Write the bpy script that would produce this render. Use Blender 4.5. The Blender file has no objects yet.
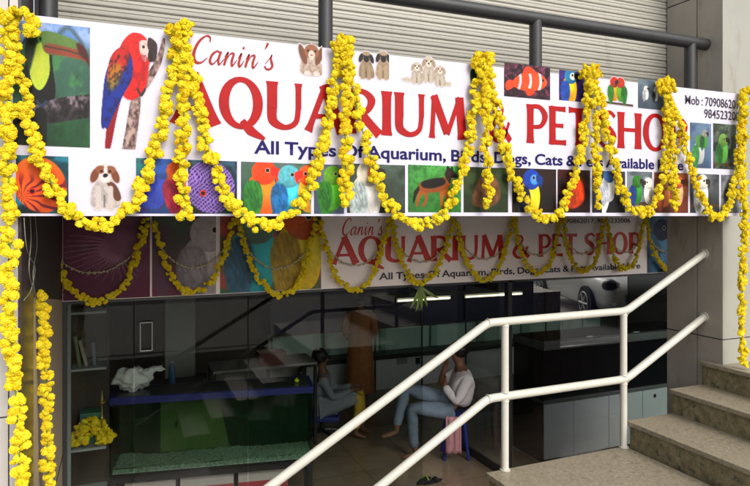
import bpy, bmesh, math, random
import numpy as np
from mathutils import Vector, Matrix, noise as mnoise
random.seed(7); np.random.seed(7)
R = math.radians
SC = bpy.context.scene
COL = SC.collection

# ---------------------------------------------------------------- camera model
F = 610.0; HOR = 216.0; YAW = R(22.7)
CA, SA = math.cos(YAW), math.sin(YAW)
def ray(px):
    u = (px-375)/F
    return CA*u+SA, CA-SA*u
def atY(px, py, Y):
    rx, ry = ray(px); d = Y/ry
    return Vector((rx*d, Y, (HOR-py)/F*d))
def atD(px, py, d):
    rx, ry = ray(px)
    return Vector((rx*d, ry*d, (HOR-py)/F*d))
def onX(px, py, X):
    rx, ry = ray(px); d = X/rx
    return Vector((X, ry*d, (HOR-py)/F*d))

# ---------------------------------------------------------------- materials
def lin(c):
    r = []
    for v in c[:3]:
        v = v/255.0
        r.append(v/12.92 if v <= .04045 else ((v+.055)/1.055)**2.4)
    return (r[0], r[1], r[2], 1)
def mat(name, col, rough=.6, metal=0, var=.0, scale=8, bump=0, bscale=60, spec=.5, col2=None, detail=6, coat=0, stain=None):
    m = bpy.data.materials.new(name); m.use_nodes = True
    nt = m.node_tree; b = nt.nodes['Principled BSDF']
    c = col if len(col) == 4 else (*col, 1)
    b.inputs['Base Color'].default_value = c
    b.inputs['Roughness'].default_value = rough
    b.inputs['Metallic'].default_value = metal
    b.inputs['Specular IOR Level'].default_value = spec
    b.inputs['Coat Weight'].default_value = coat
    tc = nt.nodes.new('ShaderNodeTexCoord')
    if var or col2:
        n = nt.nodes.new('ShaderNodeTexNoise'); n.inputs['Scale'].default_value = scale
        n.inputs['Detail'].default_value = detail; n.inputs['Roughness'].default_value = .65
        nt.links.new(tc.outputs['Object'], n.inputs['Vector'])
        rp = nt.nodes.new('ShaderNodeValToRGB')
        rp.color_ramp.elements[0].position = .34; rp.color_ramp.elements[1].position = .68
        c2 = col2 if col2 else tuple(min(1, v*(1+var)) for v in c[:3])
        c1 = c if col2 else tuple(v*(1-var) for v in c[:3])
        rp.color_ramp.elements[0].color = (*c1[:3], 1); rp.color_ramp.elements[1].color = (*c2[:3], 1)
        nt.links.new(n.outputs['Fac'], rp.inputs['Fac'])
        out = rp.outputs['Color']
        if stain:
            n2 = nt.nodes.new('ShaderNodeTexNoise'); n2.inputs['Scale'].default_value = stain[0]; n2.inputs['Detail'].default_value = 9
            n2.inputs['Roughness'].default_value = .72
            mp_ = nt.nodes.new('ShaderNodeMapping'); mp_.inputs['Scale'].default_value = (1, 1, stain[4] if len(stain) > 4 else 1)
            nt.links.new(tc.outputs['Object'], mp_.inputs['Vector']); nt.links.new(mp_.outputs[0], n2.inputs['Vector'])
            r2 = nt.nodes.new('ShaderNodeValToRGB'); r2.color_ramp.elements[0].position = stain[2]; r2.color_ramp.elements[1].position = stain[2]+.1
            r2.color_ramp.elements[0].color = (0, 0, 0, 1); r2.color_ramp.elements[1].color = (stain[3],)*3+(1,)
            mx = nt.nodes.new('ShaderNodeMixRGB'); mx.inputs['Color2'].default_value = (*stain[1][:3], 1)
            nt.links.new(n2.outputs['Fac'], r2.inputs['Fac']); nt.links.new(r2.outputs['Color'], mx.inputs['Fac'])
            nt.links.new(out, mx.inputs['Color1']); out = mx.outputs['Color']
        nt.links.new(out, b.inputs['Base Color'])
        mr = nt.nodes.new('ShaderNodeMapRange'); mr.inputs['To Min'].default_value = max(0, rough-.08); mr.inputs['To Max'].default_value = min(1, rough+.1)
        nt.links.new(n.outputs['Fac'], mr.inputs['Value']); nt.links.new(mr.outputs['Result'], b.inputs['Roughness'])
    if bump:
        nb = nt.nodes.new('ShaderNodeTexNoise'); nb.inputs['Scale'].default_value = bscale; nb.inputs['Detail'].default_value = 5
        nt.links.new(tc.outputs['Object'], nb.inputs['Vector'])
        bp = nt.nodes.new('ShaderNodeBump'); bp.inputs['Strength'].default_value = bump; bp.inputs['Distance'].default_value = .01
        nt.links.new(nb.outputs['Fac'], bp.inputs['Height']); nt.links.new(bp.outputs['Normal'], b.inputs['Normal'])
    return m
def emit(name, col, s):
    m = bpy.data.materials.new(name); m.use_nodes = True
    b = m.node_tree.nodes['Principled BSDF']
    b.inputs['Base Color'].default_value = (.8, .8, .8, 1)
    b.inputs['Emission Color'].default_value = (*col[:3], 1); b.inputs['Emission Strength'].default_value = s
    return m
def glassm(name, tint=(1, 1, 1), ior=1.5, boost=1.0, rough=0.0):
    m = bpy.data.materials.new(name); m.use_nodes = True
    nt = m.node_tree
    for n in list(nt.nodes):
        if n.type != 'OUTPUT_MATERIAL': nt.nodes.remove(n)
    out = [n for n in nt.nodes if n.type == 'OUTPUT_MATERIAL'][0]
    t = nt.nodes.new('ShaderNodeBsdfTransparent'); t.inputs['Color'].default_value = (*tint, 1)
    g = nt.nodes.new('ShaderNodeBsdfGlossy'); g.inputs['Roughness'].default_value = rough
    f = nt.nodes.new('ShaderNodeFresnel'); f.inputs['IOR'].default_value = ior
    ml = nt.nodes.new('ShaderNodeMath'); ml.operation = 'MULTIPLY'; ml.use_clamp = True; ml.inputs[1].default_value = boost
    mx = nt.nodes.new('ShaderNodeMixShader')
    nt.links.new(f.outputs[0], ml.inputs[0]); nt.links.new(ml.outputs[0], mx.inputs[0])
    nt.links.new(t.outputs[0], mx.inputs[1]); nt.links.new(g.outputs[0], mx.inputs[2])
    nt.links.new(mx.outputs[0], out.inputs[0])
    return m
def printm(name, rough=.45):
    m = bpy.data.materials.new(name); m.use_nodes = True
    nt = m.node_tree; b = nt.nodes['Principled BSDF']
    a = nt.nodes.new('ShaderNodeVertexColor'); a.layer_name = 'Col'
    nt.links.new(a.outputs['Color'], b.inputs['Base Color']); b.inputs['Roughness'].default_value = rough; b.inputs['Specular IOR Level'].default_value = .25
    return m

M = {}
M['panel'] = mat('beige_panel', (.32, .315, .28), .42, var=.05, scale=3, bump=.03, bscale=30, stain=(8, (.20, .17, .13), .58, .4, .2))
M['panel_side'] = mat('grey_panel', (.33, .30, .265), .4, var=.07, scale=4, stain=(9, (.15, .12, .09), .57, .45, .25))
M['groove'] = mat('black_joint', (.012, .012, .012), .7)
M['pk'] = mat('pinkish_panel', (.47, .44, .42), .45, var=.05, scale=3)
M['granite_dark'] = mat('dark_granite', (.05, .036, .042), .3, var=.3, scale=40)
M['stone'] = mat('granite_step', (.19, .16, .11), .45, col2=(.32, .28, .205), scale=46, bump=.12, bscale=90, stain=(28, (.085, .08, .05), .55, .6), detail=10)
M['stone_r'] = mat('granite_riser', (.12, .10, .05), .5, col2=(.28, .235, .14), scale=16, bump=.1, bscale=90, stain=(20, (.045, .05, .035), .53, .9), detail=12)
M['shutter'] = mat('shutter_paint', (.40, .385, .34), .45, var=.04, scale=2.2, bump=.04, bscale=20, stain=(7, (.22, .19, .14), .58, .4, .16))
M['pipe_dark'] = mat('charcoal_pipe', (.028, .028, .031), .42, var=.15, scale=10, bump=.04, bscale=80, stain=(18, (.1, .09, .08), .66, .5))
M['rail'] = mat('cream_rail_paint', (.53, .515, .455), .38, var=.04, scale=9, bump=.05, bscale=60, stain=(22, (.22, .14, .08), .66, .7))
M['asphalt'] = mat('asphalt', (.05, .05, .05), .85, var=.25, scale=4, bump=.3, bscale=120)
M['paving'] = mat('kerb_concrete', (.26, .25, .23), .8, var=.12, scale=5, bump=.15, bscale=70)
M['cream_wall'] = mat('cream_wall', (.44, .36, .26), .6, var=.07, scale=3, stain=(6, (.28, .22, .16), .6, .5))
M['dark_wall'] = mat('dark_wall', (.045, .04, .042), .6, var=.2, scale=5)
M['wall_in'] = mat('inner_wall', (.24, .25, .25), .7, var=.05, scale=3)
M['brown_wall'] = mat('brown_panelling', (.075, .055, .042), .6, var=.3, scale=2.5)
M['slab'] = mat('painted_slab', (.22, .21, .20), .8, var=.1, scale=4)
M['black'] = mat('black_plastic', (.012, .013, .015), .35)
M['alu'] = mat('dark_aluminium', (.05, .052, .055), .38, metal=.4)
M['chrome'] = mat('chrome', (.6, .6, .6), .2, metal=1)
M['white'] = mat('white_board', (.46, .48, .48), .5, var=.03, scale=6)
M['flex'] = mat('flex_print_white', (.58, .56, .68), .38, var=.015, scale=2.5, bump=.3, bscale=2.6)
M['flex_low'] = mat('flex_print_pinkish', (.90, .81, .81), .42, var=.03, scale=2.5, bump=.03, bscale=5)
M['red'] = mat('red_ink', lin((160, 16, 18)), .5, var=.12, scale=12, spec=.2)
M['red_low'] = mat('red_ink_faded', lin((196, 38, 34)), .45, var=.08, scale=12)
M['brown_ink'] = mat('brown_ink', lin((150, 40, 34)), .5, var=.05, scale=12, spec=.2)
M['blue_ink'] = mat('blue_ink', lin((18, 12, 84)), .5, spec=.2)
M['black_ink'] = mat('black_ink', lin((42, 30, 48)), .4)
M['print'] = printm('picture_print')
M['string'] = mat('twine', (.3, .25, .1), .9)
M['leaf'] = mat('mango_leaf', (.16, .24, .04), .45, var=.2, scale=20)
M['stem'] = mat('garland_green', (.14, .2, .04), .7, var=.3, scale=60)
M['jasmine'] = mat('jasmine_bud', (.52, .46, .30), .6, var=.25, scale=90)
M['alu_frame'] = mat('sign_frame', (.3, .3, .3), .4, metal=.6)

# ---------------------------------------------------------------- mesh helpers
class MB:
    def __init__(s): s.v = []; s.f = []
    def add(s, vs, fs):
        o = len(s.v); s.v += [tuple(v) for v in vs]; s.f += [tuple(i+o for i in f) for f in fs]; return s
    def box(s, x0, x1, y0, y1, z0, z1, mtx=None):
        vs = [Vector(p) for p in ((x0,y0,z0),(x1,y0,z0),(x1,y1,z0),(x0,y1,z0),(x0,y0,z1),(x1,y0,z1),(x1,y1,z1),(x0,y1,z1))]
        if mtx: vs = [mtx @ v for v in vs]
        return s.add(vs, [(0,3,2,1),(4,5,6,7),(0,1,5,4),(1,2,6,5),(2,3,7,6),(3,0,4,7)])
    def tube(s, pts, r, n=12, cap=True):
        pts = [Vector(p) for p in pts]; N = len(pts)
        rs = r if isinstance(r, (list, tuple)) else [r]*N
        ring = []; up = None
        for i, p in enumerate(pts):
            a = pts[max(i-1, 0)]; b = pts[min(i+1, N-1)]
            t = (b-a).normalized() if (b-a).length > 1e-9 else Vector((0, 0, 1))
            if up is None:
                up = t.orthogonal().normalized()
            else:
                up = (up - t*up.dot(t))
                up = up.normalized() if up.length > 1e-6 else t.orthogonal().normalized()
            w = t.cross(up)
            ring.append([p + (up*math.cos(2*math.pi*k/n)+w*math.sin(2*math.pi*k/n))*rs[i] for k in range(n)])
        vs = [v for rr in ring for v in rr]; fs = []
        for i in range(N-1):
            for k in range(n):
                k2 = (k+1) % n
                fs.append((i*n+k, i*n+k2, (i+1)*n+k2, (i+1)*n+k))
        if cap:
            fs.append(tuple(range(n-1, -1, -1))); fs.append(tuple((N-1)*n+k for k in range(n)))
        return s.add(vs, fs)
    def prism(s, poly, a, b, axis='y'):
        def mk(u, v, w):
            return {'y': (u, w, v), 'x': (w, u, v), 'z': (u, v, w)}[axis]
        n = len(poly)
        vs = [mk(u, v, a) for u, v in poly]+[mk(u, v, b) for u, v in poly]
        fs = [tuple(range(n)), tuple(range(2*n-1, n-1, -1))]+[(i, n+i, n+(i+1) % n, (i+1) % n) for i in range(n)]
        return s.add(vs, fs)
    def ball(s, c, r, sc=(1, 1, 1), nu=12, nv=8, mtx=None, jit=0):
        c = Vector(c); vs = []; fs = []
        for j in range(nv+1):
            th = math.pi*j/nv
            for i in range(nu):
                ph = 2*math.pi*i/nu
                d = Vector((math.sin(th)*math.cos(ph)*sc[0], math.sin(th)*math.sin(ph)*sc[1], math.cos(th)*sc[2]))*r
                if jit: d *= 1+jit*mnoise.noise(d*(2.5/r)+c*7)
                if mtx: d = mtx @ d
                vs.append(c+d)
        for j in range(nv):
            for i in range(nu):
                i2 = (i+1) % nu
                fs.append((j*nu+i, (j+1)*nu+i, (j+1)*nu+i2, j*nu+i2))
        return s.add(vs, fs)
    def mesh(s, name):
        me = bpy.data.meshes.new(name); me.from_pydata(s.v, [], s.f)
        bm = bmesh.new(); bm.from_mesh(me)
        bmesh.ops.remove_doubles(bm, verts=bm.verts, dist=1e-6)
        bmesh.ops.recalc_face_normals(bm, faces=bm.faces)
        bm.to_mesh(me); bm.free(); return me
    def build(s, name, m, parent=None, smooth=False, bevel=0, angle=40):
        me = s.mesh(name)
        if bevel:
            bm = bmesh.new(); bm.from_mesh(me)
            es = [e for e in bm.edges if len(e.link_faces) == 2 and e.calc_face_angle(0) > R(35)]
            bmesh.ops.bevel(bm, geom=es, offset=bevel, segments=2, affect='EDGES', profile=.6, clamp_overlap=True)
            bm.to_mesh(me); bm.free()
        return link(name, me, m, parent, smooth, angle)
def link(name, me, m, parent=None, smooth=False, angle=40):
    if m is not None: me.materials.append(m)
    if smooth:
        me.polygons.foreach_set('use_smooth', [True]*len(me.polygons))
        try: me.set_sharp_from_angle(angle=R(angle))
        except Exception: pass
    o = bpy.data.objects.new(name, me); COL.objects.link(o)
    if parent is not None: o.parent = parent
    return o
def thing(name, label, cat, group=None, kind=None):
    o = bpy.data.objects.new(name, None); COL.objects.link(o); o.empty_display_size = .1
    return tag(o, label, cat, group, kind)
def tag(o, label=None, cat=None, group=None, kind=None):
    if label: o['label'] = label
    if cat: o['category'] = cat
    if group: o['group'] = group
    if kind: o['kind'] = kind
    return o
def settle(t, loc):
    """put a thing's empty at its base while its parts, modelled in world space, stay put"""
    t.location = loc
    for ch in t.children:
        ch.location = ch.location - Vector(loc)
    return t
def catmull(pts, n=8, closed=False):
    P_ = [Vector(p) for p in pts]; out = []; N = len(P_)
    rng = range(N) if closed else range(N-1)
    for i in rng:
        if closed: p0, p1, p2, p3 = P_[i-1], P_[i], P_[(i+1) % N], P_[(i+2) % N]
        else: p0, p1, p2, p3 = P_[max(i-1, 0)], P_[i], P_[i+1], P_[min(i+2, N-1)]
        for k in range(n):
            t = k/n
            out.append(.5*((2*p1)+(p2-p0)*t+(2*p0-5*p1+4*p2-p3)*t*t+(3*p1-p0-3*p2+p3)*t**3))
    if not closed: out.append(P_[-1])
    return out

# ---------------------------------------------------------------- levels
ZL = -1.66      # landing
ZG = -1.90      # street
ZF = -2.70      # sunken court and shop floor
YG = 5.30       # glass front
XL = -0.41      # left side wall
XP = 4.15       # pillar left face
YR = 3.35       # railing plane

# ---------------------------------------------------------------- ground (street with the opening of the sunken court)
def sheet(name, rects, z, m, kind='structure'):
    b = MB()
    for x0, x1, y0, y1 in rects: b.add([(x0,y0,z),(x1,y0,z),(x1,y1,z),(x0,y1,z)], [(0,1,2,3)])
    o = b.build(name, m); return tag(o, kind=kind)
PX1 = 9.2
sheet('ground', [(-300,300,-300,1.86),(-300,XL-.02,1.86,300),(PX1+.02,300,1.86,300),(2.2,PX1+.02,1.86,3.40),(XL-.02,PX1+.02,16,300)], ZG, M['asphalt'])
M['floor'] = mat('shop_floor_tile', (.22, .16, .105), .16, col2=(.29, .22, .155), scale=5, stain=(9, (.07, .055, .04), .62, .5))
def floor_tiles(m):
    nt = m.node_tree; b = nt.nodes['Principled BSDF']; lk = b.inputs['Base Color'].links[0].from_socket
    tc = nt.nodes.new('ShaderNodeTexCoord'); br = nt.nodes.new('ShaderNodeTexBrick')
    br.offset = 0; br.inputs['Scale'].default_value = 1; br.inputs['Brick Width'].default_value = .6; br.inputs['Row Height'].default_value = .6
    br.inputs['Mortar Size'].default_value = .004; br.inputs['Color1'].default_value = (1,1,1,1); br.inputs['Color2'].default_value = (.93,.93,.93,1)
    br.inputs['Mortar'].default_value = (.45,.45,.45,1)
    mx = nt.nodes.new('ShaderNodeMixRGB'); mx.blend_type = 'MULTIPLY'; mx.inputs[0].default_value = 1
    nt.links.new(tc.outputs['Object'], br.inputs['Vector']); nt.links.new(lk, mx.inputs[1]); nt.links.new(br.outputs['Color'], mx.inputs[2])
    nt.links.new(mx.outputs[0], b.inputs['Base Color'])
floor_tiles(M['floor'])
sheet('floor', [(-2.5, PX1, 1.8, 9.4)], ZF, M['floor'])

M['bounce_concrete'] = mat('concrete_bounce_sheet', (.30, .28, .25), .8, var=.12, scale=3, bump=.2, bscale=60)
b = MB(); b.box(-6, 12, -3.2, 1.655, ZG+.004, ZG+.02); tag(b.build('bounce_pavement', M['bounce_concrete']), kind='structure')  # unseen pale slab, added to bounce daylight up onto the lower sign
# retaining walls of the court
w = thing('retaining_wall', 'dark granite retaining wall lining the street side of the sunken shop entrance', 'wall')
b = MB(); b.box(2.2, PX1+.2, YR+.03, YR+.05+.1, ZF-.1, ZG-.004)
b.build('granite_face', M['granite_dark'], w)
b = MB(); b.box(XL, .35, 1.66, 1.86, ZF, ZG+.004); b.build('end_wall', M['paving'], w)
b = MB(); b.box(.35, 2.2, 1.66, 1.86, ZF, ZG+.006); b.build('side_wall', M['paving'], w)
settle(w, (2.2, YR, ZF))

# ---------------------------------------------------------------- steps
st = thing('entrance_steps', 'speckled granite landing with three steps climbing to the grey pillar', 'steps')
YS = 1.3
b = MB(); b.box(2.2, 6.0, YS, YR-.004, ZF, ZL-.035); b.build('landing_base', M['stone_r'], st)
b = MB(); b.box(2.185, 3.36, YS-.01, YR+.012, ZL-.035, ZL); b.build('landing', M['stone'], st, bevel=.004)
xs = [3.37, 3.79, 4.10, 6.0]; zs = [ZL, -1.475, -1.292, -1.11]
for i in range(3):
    x0 = xs[i]; x1 = 6.0
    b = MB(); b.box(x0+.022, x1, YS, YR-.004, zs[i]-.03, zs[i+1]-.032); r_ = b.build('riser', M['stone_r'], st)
    b = MB(); b.box(x0-.004, (xs[i+1]+.06) if i < 2 else 6.0, YS-.01, YR+.006, zs[i+1]-.032, zs[i+1]); b.build('tread', M['stone'], st, bevel=.005)
settle(st, (3.3, 2.3, ZG))
# flight going down into the court (street side of the railing)
sd = thing('descending_steps', 'granite flight dropping leftward from the landing to the sunken shop door', 'steps')
n = 6
for i in range(n):
    z = ZL-(ZL-ZF)*(i+1)/(n+0)
    if i == n-1: break
    x1 = 2.18-.30*i; x0 = x1-.30
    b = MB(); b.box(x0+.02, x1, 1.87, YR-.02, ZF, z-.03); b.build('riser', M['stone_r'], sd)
    b = MB(); b.box(x0, x1, 1.87, YR-.015, z-.03, z); b.build('tread', M['stone'], sd, bevel=.004)
settle(sd, (1.4, 2.6, ZF))

# ---------------------------------------------------------------- cream stair railing
rl = thing('stair_railing', 'cream painted pipe railing with two rails bending along the landing and stairs', 'railing')
ra = .027
def path(zs_):
    return [Vector((x, YR, z)) for x, z in zs_]
def railing(name, pts, r):
    b = MB(); out = []
    for i, p in enumerate(pts):
        if 0 < i < len(pts)-1:
            a = (pts[i-1]-p).normalized(); c = (pts[i+1]-p).normalized()
            for t in (0, .25, .5, .75, 1):
                q0 = p+a*.045*(1-t); q1 = p+c*.045*t; out.append(q0*(1-t)+q1*t if 0 < t < 1 else (q0 if t == 0 else q1))
        else: out.append(p)
    b.tube(out, r, 20); return b.build(name, M['rail'], rl, smooth=True)
sl = .573
zb = lambda x, z0: z0-sl*(2.19-x)
railing('top_rail', path([(.05, zb(.05, -.69)), (2.19, -.69), (3.36, -.683), (XP-.004, -.29)]), ra)
railing('middle_rail', path([(.05, zb(.05, -1.185)), (2.19, -1.18), (3.36, -1.172), (XP-.004, -.775)]), ra)
for x, zt in ((2.322, -.69), (3.335, -.685)):
    b = MB(); b.tube([(x, YR, ZL), (x, YR, zt)], .0245, 18); b.build('post', M['rail'], rl, smooth=True)
    b = MB(); b.tube([(x, YR-.002, ZL+.001), (x, YR-.002, ZL+.007)], .034, 20); b.build('base_collar', M['rail'], rl, smooth=True)
b = MB(); b.tube([(.12, YR, ZF+.0), (.12, YR, zb(.12, -.69))], .027, 18); b.build('post', M['rail'], rl, smooth=True)
for z in (-.29, -.775):
    b = MB(); b.tube([(XP-.012, YR, z), (XP, YR, z)], .037, 20); b.build('wall_flange', M['rail'], rl, smooth=True)
def bead(c, r, ax):
    b = MB(); q = Matrix.Rotation(R(90), 3, 'Y') if ax == 'x' else Matrix.Identity(3)
    b.tube([Vector(c)+q @ Vector((r*math.cos(t/20*2*math.pi), r*math.sin(t/20*2*math.pi), .0015*math.sin(t*5))) for t in range(21)], .0035, 6, False); b.build('weld_bead', M['rail'], rl, smooth=True)
for x, zt in ((2.322, -.69), (3.335, -.685)):
    bead((x, YR, zt-.0285), .0245, 'z'); bead((x, YR, zt-.49+.03), .0248, 'z'); bead((x, YR, zt-.49-.03), .0248, 'z')
for x, zt in ((2.19, -.69), (3.36, -.683), (2.19, -1.18), (3.36, -1.172)): bead((x, YR, zt), .0272, 'x')
settle(rl, (2.2, YR, ZL))

# ---------------------------------------------------------------- building shell
bd = thing('shop_building', 'beige panelled shop building with cream roller shutter above a sunken glass shop', 'building')
# right pillar: side cladding (faces left) in four sheets with black joints, front cladding
yf, yb = 3.20, 3.70
ZT = 3.2
b = MB(); b.box(XP+.012, 5.25, yf+.012, yb, ZF, ZT); b.build('pillar_core', M['groove'], bd)
yj = atY(697, 0, 1)
def yatx(px, X): rx, ry = ray(px); return X*ry/rx
jy = yatx(697, XP)
zj = [(ZF, -.93), (-.922, 1.705), (1.714, ZT)]
for z0, z1 in zj:
    for y0, y1 in ((yf, jy-.004), (jy+.004, yb)):
        b = MB(); b.box(XP, XP+.011, y0+.0006, y1, z0, z1); b.build('cladding_panel', M['panel_side'], bd, bevel=.0015)
for z0, z1 in ((ZF, -.93), (-.922, 1.705), (1.714, ZT)):
    for x0, x1 in ((XP+.001, 5.25),):
        b = MB(); b.box(x0, x1, yf-.002, yf+.011, z0, z1); b.build('cladding_panel', M['panel'], bd, bevel=.0015)
# left pillar
b = MB(); b.box(-2.6, XL-.012, 3.17, 3.6, ZG-.8, ZT); b.build('pillar_core', M['groove'], bd)
for z0, z1 in ((ZG-.5, -.905), (-.898, .9), (.906, ZT)):
    for x0, x1 in ((-1.7, -.462), (-.457, XL-.013)):
        b = MB(); b.box(x0, x1, 3.155, 3.168, z0, z1); b.build('cladding_panel', M["pk"], bd, bevel=.0015)
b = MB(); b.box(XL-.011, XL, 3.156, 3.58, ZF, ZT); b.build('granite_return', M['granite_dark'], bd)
# left side wall of the court
b = MB(); b.prism([(3.585, ZF), (YG+.1, ZF), (YG+.1, -.665), (3.585, -.42)], XL-.12, XL, 'x'); b.build('side_wall', M['cream_wall'], bd)
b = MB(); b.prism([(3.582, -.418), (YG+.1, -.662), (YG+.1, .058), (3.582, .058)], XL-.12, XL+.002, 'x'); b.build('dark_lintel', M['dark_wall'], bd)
b = MB(); b.box(XL-.1, XL+.004, 3.59, YG, -1.86, -1.852); b.build('tile_joint', M['groove'], bd)
b = MB(); b.box(XL-.1, XL, 1.86, 3.155, ZF, ZG-.003); b.build('court_wall', M['paving'], bd)
# slab / balcony floor, shop ceiling
b = MB(); b.box(-2.6, PX1+.5, 3.72, 9.6, .06, .30); b.build('slab', M['slab'], bd)
b = MB(); b.box(XL, XP, 3.17, 3.718, .06, .30); b.build('balcony_floor', M['slab'], bd)
b = MB(); b.box(XP+.01, PX1+.5, 3.72, 9.6, .302, ZT); b.build('upper_wall', M['panel_side'], bd)
b = MB(); b.box(PX1, PX1+.2, YR+.2, 9.5, ZF, .058); b.build('end_wall', M['wall_in'], bd)
b = MB(); b.box(-2.6, PX1, 9.3, 9.5, ZF, .058); b.build('back_wall', M['brown_wall'], bd)
b = MB(); b.box(-2.7, -2.5, YG+.1, 9.3, ZF, .058); b.build('end_wall', M['brown_wall'], bd)
b = MB(); b.box(-2.5, XL-.122, YG+.0, YG+.1, ZF, .058); b.build('front_wall', M['wall_in'], bd)
b = MB(); b.box(.52, .88, 8.0, 8.35, ZF, .058); b.build('inner_column', mat('column_paint', (.3, .31, .29), .7, var=.06), bd)
# roller shutter
b = MB(); prof = []
p = .054; z = .302; zc = z
while zc < 2.75:
    for t, d in ((0, 0), (.06, .007), (.16, .0105), (.42, .0105), (.50, .006), (.56, .006), (.62, .0095), (.84, .0085), (.94, .004)):
        prof.append((3.72-d, zc+p*t))
    zc += p
x0, x1 = -.335, XP+.06
vs = []; fs = []
for y, z_ in prof: vs += [(x0, y, z_), (x1, y, z_)]
for i in range(len(prof)-1): fs.append((2*i, 2*i+1, 2*i+3, 2*i+2))
b.add(vs, fs); sh = b.build('roller_shutter', M['shutter'], bd)
b = MB(); b.box(XL+.001, -.337, 3.60, 3.74, .302, 2.8); b.build('shutter_guide', M['black'], bd)
b = MB(); b.box(XL, XP+.06, 3.5, 3.8, 2.76, 3.15); b.build('shutter_housing', M['panel'], bd)
settle(bd, (1.9, 4, ZF))

# balcony railing (charcoal)
br_ = thing('balcony_railing', 'charcoal round pipe railing standing behind the upper signboard', 'railing')
YB = 3.34
for px in (48.5, 325.5, 535.5, 690):
    x = atY(px, 0, YB).x
    b = MB(); b.tube([(x, YB, .302), (x, YB, 1.316)], .042, 20); b.build('post', M['pipe_dark'], br_, smooth=True)
b = MB(); b.tube([(XL+.002, YB, 1.316), (XP-.001, YB, 1.316)], .045, 24); b.build('top_rail', M['pipe_dark'], br_, smooth=True)
b = MB(); b.tube([(XL+.002, YB, .62), (XP-.001, YB, .62)], .02, 16); b.build('middle_rail', M['pipe_dark'], br_, smooth=True)
settle(br_, (1.9, YB, .302))
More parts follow.
